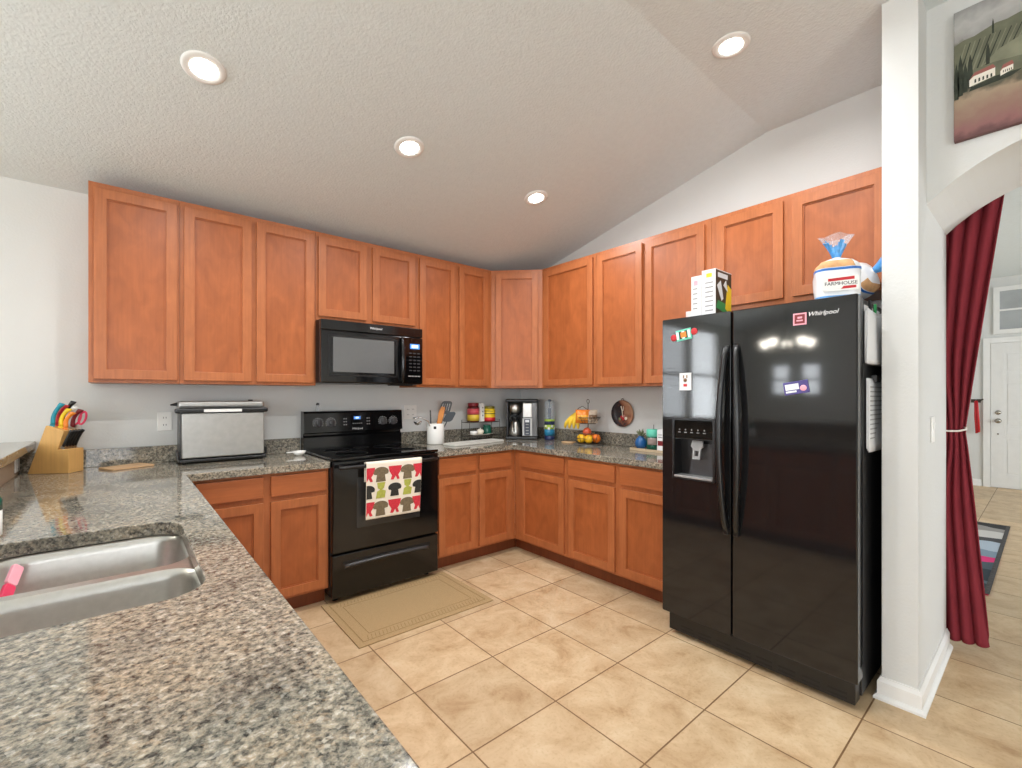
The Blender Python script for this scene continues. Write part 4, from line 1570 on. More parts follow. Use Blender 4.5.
# spoon rest and shaker by the range
mb = MB()
mb.lathe([(0.0, 0.0), (0.022, 0.0), (0.036, 0.012), (0.044, 0.030), (0.041, 0.031), (0.032, 0.014), (0.0, 0.006)], seg=28, sy=0.8)
mb.prism([(-0.036, -0.010), (-0.082, -0.012), (-0.088, 0.0), (-0.082, 0.012), (-0.036, 0.010)], [], 0.024, 0.030)
solo('spoon_rest', mb, M['white'], 'little white spoon rest on the counter left of the range', 'spoon rest', (-2.215, -0.22, CZ1 + 0.0005), math.radians(10))
t = thing('salt_shaker', 'tiny glass shaker with grey cap on top of the range back', 'shaker', (RX0 + 0.108, -0.062, 1.1845))
MB().lathe([(0.0, 0.0), (0.019, 0.0), (0.020, 0.004), (0.013, 0.034), (0.011, 0.042), (0.0, 0.042)], seg=20).build('glass_body', M['clear'], t)
MB().lathe([(0.012, 0.0421), (0.012, 0.052), (0.006, 0.060), (0.0, 0.061)], seg=16).build('cap', M['dark_grey'], t)

# ------------------------------------------------------------------ utensil crock
t = thing('utensil_crock', 'white ceramic crock holding cooking utensils right of the range', 'crock', (-1.112, -0.165, CZ1 + 0.0005))
mb = MB().lathe([(0.0, 0.0), (0.068, 0.0), (0.073, 0.006), (0.073, 0.170), (0.071, 0.174), (0.067, 0.170), (0.067, 0.012), (0.0, 0.010)], seg=40)
mb.build('pot', M['white'], t)
MB().grid(lambda u, v: (0.0735 * math.cos(-2.18 - 0.30 * (u - 0.5)), 0.0735 * math.sin(-2.18 - 0.30 * (u - 0.5)), 0.130 + 0.022 * v), 6, 2, thick=0.0006).build('label_square', M['black_matte'], t)
CR = Vector((-1.112, -0.165, CZ1))


def utensil(name, label, foot, head, build):
    o = thing(name, label, 'utensil', CR, 0, 'utensils in the crock')
    build(o, Vector(foot), Vector(head))
    return o


def stick(o, a, b, r, m, nm='handle'):
    MB().cyl(a, b, r, seg=10).build(nm, m, o)


def wood_spat(o, a, h):
    d = (h - a).normalized()
    m = facing(h, Vector((0.8, -0.6, 0)), d)
    MB().prism([(-0.012, -0.19), (0.012, -0.19), (0.016, -0.03), (0.026, 0.03), (0.024, 0.075), (-0.008, 0.085), (-0.022, 0.03), (-0.014, -0.03)], [], -0.004, 0.004, lambda x, y, z: tuple(m @ Vector((x, y, z))), bevel=0.0015).build('paddle', M['spatula'], o)


utensil('wooden_spatula', 'light wooden spatula standing in the white crock', (0.0, -0.02, 0.02), (0.022, -0.035, 0.205), wood_spat)
utensil('wooden_spoon', 'second wooden paddle just behind the front wooden spatula', (-0.02, 0.0, 0.02), (0.042, -0.005, 0.235), wood_spat)


def turner(w, l, slots, col):
    def f(o, a, h):
        d = (h - a).normalized()
        stick(o, a, h, 0.005, col)
        m = facing(h + d * (l / 2), Vector((0.8, -0.6, 0)), d)
        holes = []
        for k in range(slots):
            x = (k - (slots - 1) / 2) * w / (slots + 1)
            holes.append([(x - 0.0024, -l * 0.25), (x - 0.0024, l * 0.3), (x + 0.0024, l * 0.3), (x + 0.0024, -l * 0.25)])
        MB().prism(rrect(-w / 2, w / 2, -l / 2, l / 2, w * 0.3, 5), holes, -0.002, 0.002, lambda x, y, z: tuple(m @ Vector((x, y, z)))).build('blade', col, o)
    return f


utensil('slotted_turner', 'grey slotted turner rising highest at the back of the crock', (0.02, 0.02, 0.02), (0.075, -0.010, 0.250), turner(0.095, 0.115, 4, M['dark_grey']))
utensil('black_turner', 'black flat turner leaning to the right out of the crock', (0.01, 0.0, 0.02), (0.082, -0.045, 0.185), turner(0.080, 0.095, 0, P_color('turner_black', (44, 50, 56), 0.35)))
utensil('thin_whisk', 'slim dark utensil handle at the left back of the crock', (-0.03, 0.02, 0.02), (-0.038, 0.02, 0.285), lambda o, a, h: stick(o, a, h, 0.006, M['dark_grey']))


def ladle(o, a, h):
    pts = [a, a.lerp(h, 0.6), h, h + Vector((-0.05, 0.02, 0.030)), h + Vector((-0.115, 0.045, 0.030))]
    MB().tube(pts, [0.004, 0.004, 0.005, 0.006, 0.006]).build('handle', M['chrome'], o)
    MB().lathe([(0.0, -0.028), (0.022, -0.020), (0.034, -0.002), (0.036, 0.006), (0.033, 0.006), (0.020, -0.016), (0.0, -0.023)], c=h + Vector((-0.085, 0.02, -0.004)), seg=24).build('bowl', M['chrome'], o)


utensil('steel_ladle', 'polished steel ladle hanging over the left rim of the crock', (-0.01, -0.03, 0.03), (-0.085, -0.02, 0.195), ladle)

# pale board on the counter
mb = MB()
mb.prism(rrect(-0.29, 0.29, -0.085, 0.085, 0.02, 5), [], 0.0, 0.012, bevel=0.003)
mb.prism(rrect(-0.285, 0.285, -0.08, 0.08, 0.018, 5), [rrect(-0.27, 0.27, -0.066, 0.066, 0.014, 5)[::-1]], 0.012, 0.016)
solo('cutting_board', mb, P_color('board_grey', (205, 205, 198), 0.4), 'pale grey cutting board lying in front of the spice rack', 'cutting board', (-0.825, -0.330, CZ1 + 0.0005), math.radians(7))

# ------------------------------------------------------------------ two-tier rack with jars
RK = (-0.600, -0.120, CZ1 + 0.0005)
t = thing('spice_rack', 'two-tier wire counter rack holding jars left of the coffee maker', 'rack', RK)
Z1, Z2 = 0.040, 0.166
b = MB()
for x in (-0.172, 0.172):
    b.tube([(x, -0.062, 0.0), (x, -0.062, Z2 + 0.02), (x, 0.062, Z2 + 0.02), (x, 0.062, 0.0)], 0.0026, seg=8)
b.build('side_frame', M['wire'], t)
for z, nm in ((Z1, 'lower_shelf'), (Z2, 'upper_shelf')):
    b = MB()
    b.tube([(-0.172, -0.062, z), (0.172, -0.062, z), (0.172, 0.062, z), (-0.172, 0.062, z)], 0.003, seg=8, closed=True)
    for k in range(8):
        y = -0.05 + k * 0.0143
        b.tube([(-0.172, y, z), (0.172, y, z)], 0.0018, seg=6)
    b.build(nm, M['wire'], t)
b = MB().lathe([(0.0, 0.0), (0.09, 0.0), (0.135, 0.010), (0.137, 0.013), (0.09, 0.005), (0.0, 0.004)], seg=36, sy=0.42)
solo('serving_plate', b, P_color('plate_cream', (206, 198, 184), 0.35), 'oval cream plate on the lower shelf of the wire rack', 'plate', (RK[0], RK[1], RK[2] + Z1 + 0.0035))
PZ = RK[2] + Z1 + 0.0085
UZ = RK[2] + Z2 + 0.0035


def jar(name, label, x, y, z, r, h, body, lid, bands, cat='jar'):
    o = thing(name, label, cat, (x, y, z), 0, 'jars on the wire rack')
    MB().lathe([(0.0, 0.0), (r * 0.92, 0.0), (r, 0.006), (r, h * 0.74), (r * 0.86, h * 0.84), (0.0, h * 0.84)], seg=30).build('body', body, o)
    MB().lathe([(r * 0.88, h * 0.841), (r * 0.90, h * 0.85), (r * 0.90, h * 0.98), (r * 0.84, h), (0.0, h)], seg=30).build('lid', lid, o)
    for k, (z0, z1, m) in enumerate(bands):
        MB().lathe([(r + 0.0001, z0 * h), (r + 0.0009, z0 * h), (r + 0.0009, z1 * h), (r + 0.0001, z1 * h)], seg=30).build('label_band', m, o)
    return o


jar('spread_jar', 'red jar with a yellow label on the top shelf of the rack', RK[0] - 0.088, RK[1], UZ, 0.055, 0.172, P_color('jar_brown', (84, 22, 22), 0.2), M['dark_red'], [(0.40, 0.70, P_color('jar_pink', (198, 76, 84), 0.4)), (0.06, 0.38, P_color('jar_yellow', (206, 172, 52), 0.4))])
o = thing('slim_carton', 'slim white printed carton between the red jar and yellow tin', 'carton', (RK[0] - 0.006, RK[1] - 0.01, UZ), 0.25)
b = MB().box(-0.024, 0.024, -0.02, 0.02, 0, 0.160, bevel=0.002)
for k in range(3):
    b.box(-0.006, 0.006, -0.0206, -0.0199, 0.05 + k * 0.036, 0.062 + k * 0.036, mi=1)
b.build('box', [M['white_plastic'], M['navy']], o)
MB().box(-0.020, 0.020, -0.014, 0.014, 0.1605, 0.170, bevel=0.002).build('flap', M['white_plastic'], o)
jar('drink_tin', 'yellow tin with red base band on the top shelf of the rack', RK[0] + 0.096, RK[1], UZ, 0.056, 0.140, M['yellow'], P_color('tin_olive', (120, 110, 40), 0.4), [(0.0, 0.26, M['red']), (0.48, 0.54, P_color('tin_olive', (120, 110, 40), 0.4)), (0.66, 0.70, P_color('tin_olive', (120, 110, 40), 0.4))])
b = MB().lathe([(0.0, 0.0), (0.020, 0.0), (0.033, 0.016), (0.036, 0.036), (0.033, 0.036), (0.028, 0.016), (0.0, 0.008)], seg=26)
solo('small_bowl', b, M['white'], 'small white bowl at the left of the lower rack shelf', 'bowl', (RK[0] - 0.085, RK[1] - 0.005, PZ - 0.001))
b = MB().ball((0, 0, 0.027), 0.030, sc=(1.15, 1, 0.9))
b.lathe([(0.010, 0.048), (0.005, 0.058), (0.003, 0.064), (0.0, 0.064)], seg=10)
solo('garlic_bulb', b, M['cream'], 'white garlic bulb beside the small bowl on the rack', 'garlic', (RK[0] - 0.012, RK[1] - 0.005, PZ))
jar('green_canister', 'dark green glass jar at the right of the lower shelf', RK[0] + 0.070, RK[1], PZ, 0.040, 0.088, M['green_dark'], M['green_dark'], [])

# ------------------------------------------------------------------ coffee maker
t = thing('coffee_maker', 'black and steel coffee maker with thermal carafe in the corner', 'coffee maker', (-0.205, -0.258, CZ1 + 0.0005), -PI / 4 - 0.06)
MB().box(-0.150, 0.150, -0.115, 0.100, 0.0, 0.024, bevel=0.006).build('base', M['black_satin'], t)
MB().box(-0.148, -0.008, 0.035, 0.098, 0.0245, 0.345, bevel=0.004).build('brew_column', M['black_satin'], t)
MB().box(-0.148, -0.132, -0.06, 0.0345, 0.0245, 0.345, bevel=0.003).build('side_rail', M['black_satin'], t)
b = MB().lathe([(0.0, 0.235), (0.040, 0.235), (0.058, 0.262), (0.060, 0.340), (0.0, 0.340)], c=(-0.070, -0.030, 0), seg=30)
b.build('filter_basket', M['steel'], t)
MB().lathe([(0.0, 0.218), (0.035, 0.220), (0.040, 0.2345), (0.0, 0.2345)], c=(-0.070, -0.030, 0), seg=24).build('drip_spout', M['black_satin'], t)
MB().box(-0.152, 0.152, -0.112, 0.100, 0.346, 0.375, bevel=0.010).build('lid', M['black_satin'], t)
ca = MB().lathe([(0.0, 0.0), (0.054, 0.0), (0.060, 0.008), (0.058, 0.06), (0.040, 0.130), (0.030, 0.150), (0.0, 0.150)], c=(-0.070, -0.040, 0.0245), seg=32).build('carafe', M['steel'], t)
MB().lathe([(0.031, 0.151), (0.036, 0.154), (0.036, 0.176), (0.028, 0.186), (0.0, 0.188)], c=(-0.070, -0.040, 0.0245), seg=24).build('carafe_lid', M['black_satin'], ca)
MB().tube([(-0.070, -0.072, 0.190), (-0.072, -0.106, 0.186), (-0.074, -0.116, 0.150), (-0.072, -0.106, 0.09), (-0.070, -0.094, 0.07)], 0.007, seg=10).build('carafe_handle', M['black_satin'], ca)
b = MB().box(0.004, 0.148, -0.100, 0.098, 0.0245, 0.345, bevel=0.008)
b.build('water_tank', P_color('tank_grey', (112, 112, 112), 0.25, metal=0.5), t)
MB().box(0.012, 0.098, -0.108, -0.0995, 0.205, 0.338, bevel=0.006).build('tank_front', M['steel'], t)
pn = MB().box(0.008, 0.100, -0.110, -0.0995, 0.030, 0.198, bevel=0.004).build('control_panel', M['steel_dull'], t)
b = MB().box(0.026, 0.082, -0.1125, -0.1095, 0.036, 0.190, bevel=0.002)
for k in range(4):
    b.box(0.040, 0.068, -0.1135, -0.112, 0.050 + k * 0.028, 0.060 + k * 0.028, mi=1)
b.box(0.036, 0.072, -0.1135, -0.112, 0.160, 0.182, mi=2)
b.build('button_strip', [P_color('panel_blue', (52, 60, 74), 0.3), M['grey'], M['bag_white']], pn)

# tall blue bottle
t = thing('tall_bottle', 'tall slim clear bottle with a blue and green wrap', 'bottle', (-0.120, -0.532, CZ1 + 0.0005))
MB().lathe([(0.0, 0.0), (0.044, 0.0), (0.047, 0.004), (0.047, 0.040), (0.0, 0.041)], seg=30).build('base_cup', M['navy'], t)
MB().lathe([(0.046, 0.0411), (0.046, 0.35), (0.040, 0.364), (0.036, 0.364), (0.042, 0.348), (0.042, 0.0411)], seg=30).build('clear_sleeve', M['clear'], t)
MB().lathe([(0.0, 0.19), (0.012, 0.19), (0.015, 0.21), (0.015, 0.285), (0.006, 0.300), (0.005, 0.352), (0.016, 0.356), (0.016, 0.372), (0.0, 0.374)], seg=20).build('pump', P_color('pump_navy', (40, 56, 80), 0.3), t)
b = MB()
for z0, z1, mi in ((0.042, 0.100, 0), (0.100, 0.140, 1), (0.140, 0.172, 2), (0.172, 0.190, 1)):
    b.lathe([(0.0462, z0), (0.0475, z0), (0.0475, z1), (0.0462, z1)], seg=30, mi=mi)
for k in range(10):
    a = 2 * PI * k / 10
    m = facing((0.0478 * math.cos(a), 0.0478 * math.sin(a), 0.108 + 0.02 * (k % 2)), (-math.sin(a), math.cos(a), 0), (0, 0, 1))
    b.prism([(-0.012, -0.008), (0.008, -0.012), (0.012, 0.008), (-0.006, 0.012)], [], 0, 0.0006, lambda x, y, z: tuple(m @ Vector((x, y, z))), mi=3)
b.build('wrap_label', [P_color('wrap_teal', (36, 122, 160), 0.3), M['lime'], M['navy'], M['white_plastic']], t)

# ------------------------------------------------------------------ fruit stand
FS = Vector((-0.165, -1.025, CZ1 + 0.0005))
t = thing('fruit_stand', 'two-tier wire fruit stand with a tall centre pole', 'fruit stand', FS)
MB().lathe([(0.0, 0.0), (0.118, 0.0), (0.122, 0.004), (0.118, 0.008), (0.0, 0.008)], seg=40).build('base_plate', M['wire_grey'], t)
b = MB().cyl((0, 0, 0.008), (0, 0, 0.345), 0.004)
b.tube([(0, 0.014 * math.sin(q), 0.360 - 0.016 * math.cos(q)) for q in [2 * PI * k / 14 for k in range(14)]], 0.003, closed=True)
b.build('pole', M['wire'], t)


def wire_bowl(nm, z, r0, r1, h):
    b = MB()
    for q, rr in ((0, r0), (0.5, (r0 + r1) / 2), (1, r1)):
        b.tube([(rr * math.cos(a), rr * math.sin(a), z + h * q) for a in [2 * PI * k / 30 for k in range(30)]], 0.0026 if q < 1 else 0.0036, seg=6, closed=True)
    for k in range(18):
        a = 2 * PI * k / 18
        b.tube([(0.006 * math.cos(a), 0.006 * math.sin(a), z), (r0 * math.cos(a), r0 * math.sin(a), z), (r1 * math.cos(a), r1 * math.sin(a), z + h)], 0.0016, seg=5)
    b.build(nm, M['wire'], t)


wire_bowl('lower_basket', 0.012, 0.085, 0.120, 0.085)
wire_bowl('upper_basket', 0.176, 0.065, 0.100, 0.050)
b = MB().tube([(0, 0.004, 0.290), (0, 0.06, 0.318), (0, 0.105, 0.300), (-0.002, 0.125, 0.268)], 0.0032, seg=8)
b.build('banana_hook', M['wire'], t)


def fruit(name, label, dx, dy, z, r, m, sc=(1, 1, 1), cat='fruit'):
    o = thing(name, label, cat, (FS.x + dx, FS.y + dy, FS.z + z), 0, 'fruit in the lower basket')
    MB().ball((0, 0, 0), r, sc=sc, seg=22).build('flesh', m, o)
    MB().lathe([(0.0, 0.0), (0.0035, 0.0), (0.003, 0.004), (0.0, 0.004)], c=(0, 0, r * sc[2] * 0.995), seg=8).build('stem', M['brown'], o)
    return o


fruit('lemon', 'yellow lemon at the front left of the fruit basket', -0.060, 0.022, 0.052, 0.034, M['lemon'], (1.0, 1.2, 1.0))
fruit('lemon', 'yellow lemon at the front middle of the fruit basket', -0.052, -0.050, 0.052, 0.034, M['lemon'], (1.0, 1.1, 1.0))
fruit('orange', 'orange at the right side of the fruit basket', 0.014, -0.074, 0.055, 0.037, M['orange_peel'])
fruit('orange', 'orange at the back of the fruit basket near the wall', 0.062, -0.006, 0.055, 0.036, M['orange_peel'])
fruit('lemon', 'yellow lemon at the left side of the fruit basket', 0.004, 0.072, 0.052, 0.034, M['lemon'], (1.2, 1.0, 1.0))
fruit('apple', 'red apple lying on top of the lemons', -0.030, -0.014, 0.110, 0.036, M['apple_red'], (1, 1, 0.92))

# bananas on the hook
t = thing('banana_bunch', 'bunch of ripe bananas hanging at the left of the fruit stand', 'bananas', (FS.x - 0.004, FS.y + 0.125, FS.z + 0.268))
for k in range(4):
    a = -0.7 + k * 0.45
    pts = []
    for q in range(11):
        s = q / 10
        pts.append((-0.050 * math.sin(s * 2.2) * (0.5 + 0.12 * k), 0.060 * math.sin(s * 2.0) * math.sin(a) + 0.022 * (k - 1) * s + 0.02 * s, -0.008 - 0.150 * s + 0.018 * s * s))
    MB().tube(pts, [0.004 + 0.013 * math.sin(PI * min(1, 0.12 + 0.86 * q / 10)) ** 0.6 for q in range(11)], seg=10).build('banana', M['banana'], t)
MB().cyl((0, 0, -0.018), (0, 0, 0.004), 0.010, 0.007, seg=10).build('crown_stem', M['brown'], t)


def snack_bag(name, label, loc, rz, w, h, mats, tilt=0.0, sh=0.03):
    o = thing(name, label, 'snack bag', loc, 0, 'snack bags in the upper basket', rot=(tilt, 0, rz))
    def f(u, v):
        a = 2 * PI * u
        th = sh * math.sin(PI * v) ** 0.7 + 0.002
        return (w / 2 * math.cos(a) * (1 - 0.04 * math.sin(PI * v)), th * math.sin(a) * (1 + 0.1 * math.sin(9 * a + 7 * v)), h * v + 0.004 * math.sin(5 * a) * (1 if v > 0.9 else 0))
    MB().grid(f, 30, 14, closed_u=True).build('pouch', mats[0], o)
    MB().box(-w / 2, w / 2, -0.0016, 0.0016, h - 0.004, h + 0.012).build('seal', mats[0], o)
    MB().grid(lambda u, v: tuple(Vector(f(0.60 + 0.30 * u, 0.28 + 0.40 * v)) * 1.015), 12, 6, thick=0.0008).build('print_patch', mats[1], o)
    return o


snack_bag('snack_bag', 'bright orange snack bag lying in the upper basket', (FS.x - 0.055, FS.y + 0.012, FS.z + 0.180), math.radians(-50), 0.115, 0.100, (M['orange'], P_color('print_gold', (236, 170, 60), 0.4)), 0.10)
snack_bag('snack_bag', 'pale beige snack pouch at the right of the upper basket', (FS.x - 0.012, FS.y - 0.060, FS.z + 0.180), math.radians(-40), 0.080, 0.100, (P_color('pouch_tan', (206, 188, 168), 0.4), M['brown']), -0.12, 0.022)
snack_bag('snack_bag', 'dark orange snack bag just behind the bananas', (FS.x + 0.020, FS.y + 0.056, FS.z + 0.180), math.radians(-55), 0.075, 0.070, (P_color('bag_rust', (196, 88, 24), 0.4), M['purple']), 0.0, 0.022)
# round coaster
solo('wooden_coaster', MB().lathe([(0.0, 0.0), (0.062, 0.0), (0.065, 0.004), (0.062, 0.009), (0.0, 0.009)], seg=36), M['trivet'], 'round wooden coaster on the counter left of the fruit stand', 'coaster', (-0.165, -0.810, CZ1 + 0.0005))

# decorative plate on the right wall
t = thing('wall_plate', 'round decorative plate hanging on the wall above the counter', 'plate', (-0.001, -1.258, 1.152), 0, rot=(0, -PI / 2, 0))
pm, nt, b_ = base_mat('painted_plate_scene')
tc = node(nt, 'ShaderNodeTexCoord')
nz = node(nt, 'ShaderNodeTexNoise')
nz.inputs['Scale'].default_value = 16
nz.inputs['Detail'].default_value = 3
nt.links.new(tc.outputs['Object'], nz.inputs['Vector'])
sx = node(nt, 'ShaderNodeSeparateXYZ')
nt.links.new(tc.outputs['Object'], sx.inputs[0])
ad = node(nt, 'ShaderNodeMath', operation='MULTIPLY_ADD')
nt.links.new(sx.outputs[1], ad.inputs[0])
ad.inputs[1].default_value = -3.6
nt.links.new(nz.outputs['Fac'], ad.inputs[2])
r = ramp(nt, [(0.0, lin((38, 38, 46))), (0.42, lin((52, 44, 46))), (0.52, lin((120, 76, 60))), (0.72, lin((176, 126, 98))), (1.0, lin((186, 150, 120)))])
nt.links.new(ad.outputs[0], r.inputs['Fac'])
nt.links.new(r.outputs['Color'], b_.inputs['Base Color'])
b_.inputs['Roughness'].default_value = 0.25
MB().lathe([(0.0, 0.002), (0.06, 0.002), (0.080, 0.008), (0.106, 0.014), (0.109, 0.017), (0.104, 0.019), (0.078, 0.013), (0.058, 0.008), (0.0, 0.008)], seg=44).build('dish', pm, t)
b = MB()      # painted spray of flowers: stem, petals, fruit
b.prism([(0.07, 0.014), (0.066, 0.024), (0.02, 0.010), (-0.03, 0.004), (-0.03, -0.002), (0.02, 0.002)], [], 0.0082, 0.0090, mi=0)
b.prism([(0.07, -0.010), (0.05, -0.004), (0.02, 0.004), (0.024, -0.006)], [], 0.0082, 0.0092, mi=0)
for (x, y, rr, mi) in ((-0.030, 0.012, 0.013, 1), (-0.022, -0.012, 0.012, 2), (-0.044, -0.004, 0.012, 1), (-0.040, -0.030, 0.014, 0), (-0.046, 0.030, 0.013, 3)):
    b.ball((x, y, 0.008), rr, sc=(1, 1, 0.12), mi=mi, seg=12)
b.build('painted_spray', [M['cream'], M['red'], P_color('dusty_rose', (190, 120, 110), 0.4), M['leaf']], t)
MB().tube([(0.113 + 0.010 * math.cos(q), 0.010 * math.sin(q), 0.010) for q in [2 * PI * k / 16 for k in range(16)]], 0.0022, seg=6, closed=True).build('hanging_ring', M['nickel'], t)

# tray with vase and jar by the refrigerator
TR = Vector((-0.150, -1.630, CZ1 + 0.0005))
mb = MB()
mb.prism(rrect(-0.075, 0.075, -0.165, 0.165, 0.02, 5), [], 0.0, 0.008, bevel=0.002)
mb.prism(rrect(-0.075, 0.075, -0.165, 0.165, 0.02, 5), [rrect(-0.068, 0.068, -0.158, 0.158, 0.016, 5)[::-1]], 0.008, 0.018)
solo('serving_tray', mb, P_color('tray_wood', (190, 170, 140), 0.5), 'shallow pale tray on the counter beside the refrigerator', 'tray', TR)
VZ = TR.z + 0.0086
t = thing('blue_vase', 'round blue glass vase with a succulent on the tray', 'vase', (TR.x - 0.012, TR.y + 0.100, VZ))
MB().lathe([(0.0, 0.0), (0.026, 0.0), (0.042, 0.022), (0.045, 0.048), (0.034, 0.075), (0.018, 0.090), (0.020, 0.098), (0.015, 0.097), (0.0, 0.088)], seg=30).build('vase_body', M['vase_blue'], t)
b = MB()
for k in range(14):
    a = 2.4 * k
    ln = 0.050 + 0.028 * ((k * 7) % 5) / 5
    el = 0.55 + 0.9 * ((k * 3) % 7) / 7
    d = Vector((math.cos(a) * math.cos(el), math.sin(a) * math.cos(el), math.sin(el)))
    b.tube([Vector((0, 0, 0.090)) + d * (ln * s) + Vector((0, 0, -0.006 * s * s)) for s in (0, 0.25, 0.5, 0.75, 1)], [0.003, 0.0065, 0.0075, 0.005, 0.001], seg=7)
b.build('succulent_leaves', M['leaf'], t)
t = thing('candle_jar', 'tall dark green jar with mint coloured top on the tray', 'jar', (TR.x - 0.005, TR.y + 0.002, VZ))
MB().lathe([(0.0, 0.0), (0.044, 0.0), (0.047, 0.004), (0.047, 0.100), (0.0, 0.1005)], seg=30).build('glass_body', M['green_dark'], t)
MB().lathe([(0.047, 0.1008), (0.0475, 0.102), (0.0475, 0.146), (0.043, 0.152), (0.0, 0.153)], seg=30).build('jar_top', M['mint'], t)
b = MB().grid(lambda u, v: (0.0478 * math.cos(3.5 + 1.5 * (u - 0.5)), 0.0478 * math.sin(3.5 + 1.5 * (u - 0.5)), 0.040 + 0.050 * v), 14, 4, thick=0.0006)
b.build('paper_label', P_color('label_taupe', (150, 132, 126), 0.6), t)
MB().cyl((0.008, 0.0, 0.153), (0.008, 0.0, 0.185), 0.0025, seg=8).build('wick_stick', M['wire'], t)
b = MB().box(-0.028, 0.028, -0.026, 0.026, 0.0, 0.155, bevel=0.002)
b.box(-0.0286, -0.028, -0.020, 0.020, 0.040, 0.075, mi=1)
b.box(-0.0286, -0.028, -0.016, 0.016, 0.095, 0.103, mi=2)
b.box(-0.0286, -0.028, -0.016, 0.016, 0.115, 0.120, mi=2)
solo('tea_carton', b, [M['paper'], M['dark_red'], M['grey']], 'white carton with a red patch half hidden by the refrigerator', 'carton', (TR.x - 0.02, TR.y - 0.082, VZ))

# ------------------------------------------------------------------ sink side
t = thing('dish_soap', 'green dish soap bottle at the left edge behind the sink', 'soap bottle', (-3.432, -1.560, CZ1 + 0.0005))
MB().lathe([(0.0, 0.0), (0.030, 0.0), (0.034, 0.005), (0.034, 0.075), (0.0, 0.076)], seg=26).build('white_base', M['white_plastic'], t)
MB().lathe([(0.034, 0.0762), (0.034, 0.105), (0.022, 0.130), (0.014, 0.140), (0.0, 0.141)], seg=26).build('body', M['green_dark'], t)
MB().lathe([(0.014, 0.1412), (0.015, 0.144), (0.012, 0.168), (0.006, 0.178), (0.0, 0.178)], seg=18).build('cap', M['white_plastic'], t)
t = thing('dish_brush', 'pink handled dish brush standing in the far sink bowl', 'brush', (0, 0, 0))
p0, p1 = Vector((-3.380, -1.905, 0.706)), Vector((-3.345, -1.738, 0.842))
dv = (p1 - p0)
m = facing(p0, dv.cross(Vector((0.6, -0.8, 0))).normalized(), dv.normalized())
fm = lambda x, y, z: tuple(m @ Vector((x, y, z)))
L = dv.length
MB().prism(rrect(-0.014, 0.014, 0.0, L * 0.74, 0.006, 3), [], -0.005, 0.005, fm, bevel=0.002).build('handle', M['pink'], t)
MB().prism(rrect(-0.014, 0.014, L * 0.742, L, 0.006, 3), [], -0.005, 0.005, fm, bevel=0.002).build('handle_tip', M['pale_pink'], t)
MB().prism(rrect(-0.022, 0.022, -0.045, -0.001, 0.008, 3), [], -0.012, 0.012, fm, bevel=0.003).build('bristles', M['white_plastic'], t)

# ------------------------------------------------------------------ kitchen mat
t = thing('kitchen_mat', 'woven beige mat on the tiles in front of the range', 'mat', (-1.770, -0.930, 0.0005), math.radians(-0.5))
MB().prism(rrect(-0.435, 0.435, -0.305, 0.305, 0.006, 3), [], 0.0, 0.007, bevel=0.002).build('weave', M['mat'], t)
b = MB()
b.prism([(-0.40, -0.268), (0.40, -0.268), (0.40, 0.268), (-0.40, 0.268)], [[(-0.394, -0.262), (-0.394, 0.262), (0.394, 0.262), (0.394, -0.262)]], 0.007, 0.0076)
b.prism([(-0.34, -0.20), (0.34, -0.20), (0.34, 0.20), (-0.34, 0.20)], [[(-0.335, -0.195), (-0.335, 0.195), (0.335, 0.195), (0.335, -0.195)]], 0.007, 0.0076)
for k in range(34):
    x = -0.36 + k * 0.0218
    for y in (-0.235, 0.235):
        b.prism([(x - 0.008, y - 0.022), (x - 0.004, y - 0.022), (x + 0.008, y + 0.022), (x + 0.004, y + 0.022)], [], 0.007, 0.0078)
b.build('woven_border', M['mat_line'], t)

# ------------------------------------------------------------------ painting over the arch
t = thing('canvas_painting', 'unframed canvas painting of a farmhouse on a striped hill', 'painting', (XA, -3.240, 2.352), 0)
# local: a = to the right (towards -y), b = up
PW, PH = 0.72, 0.535
pf = lambda a, bb, c: (-c, -a, bb)
pm, nt, b_ = base_mat('painted_landscape')
tc = node(nt, 'ShaderNodeTexCoord')
nz = node(nt, 'ShaderNodeTexNoise')
nz.inputs['Scale'].default_value = 22
nz.inputs['Detail'].default_value = 5
nt.links.new(tc.outputs['Object'], nz.inputs['Vector'])
sx = node(nt, 'ShaderNodeSeparateXYZ')
nt.links.new(tc.outputs['Object'], sx.inputs[0])
ad = node(nt, 'ShaderNodeMath', operation='MULTIPLY_ADD')
nt.links.new(nz.outputs['Fac'], ad.inputs[0])
ad.inputs[1].default_value = 0.10
nt.links.new(sx.outputs[2], ad.inputs[2])
mr = node(nt, 'ShaderNodeMapRange')
mr.inputs['From Min'].default_value = 0.05
mr.inputs['From Max'].default_value = PH + 0.05
nt.links.new(ad.outputs[0], mr.inputs['Value'])
r = ramp(nt, [(0.0, lin((104, 74, 74))), (0.06, lin((138, 98, 96))), (0.16, lin((142, 112, 100))), (0.30, lin((158, 140, 118))), (0.36, lin((92, 88, 74))),
              (0.46, lin((98, 100, 84))), (0.72, lin((96, 98, 86))), (0.76, lin((150, 150, 148))), (0.88, lin((176, 176, 174))), (1.0, lin((138, 139, 138)))])
nt.links.new(mr.outputs[0], r.inputs['Fac'])
nt.links.new(r.outputs['Color'], b_.inputs['Base Color'])
b_.inputs['Roughness'].default_value = 0.85
MB().prism([(0, 0), (PW, 0), (PW, PH), (0, PH)], [], 0.0005, 0.028, pf, bevel=0.002).build('canvas', pm, t)
b = MB()
hill = [(0.0015, 0.395)] + [(PW * k / 24 - 0.0015 * (k == 24), 0.395 + 0.030 * math.sin(PI * 0.9 * k / 12) + 0.004 * math.sin(k * 2.1)) for k in range(1, 25)]
b.prism(hill + [(PW - 0.0015, 0.20), (0.0015, 0.20)], [], 0.0281, 0.0284, pf, mi=0)
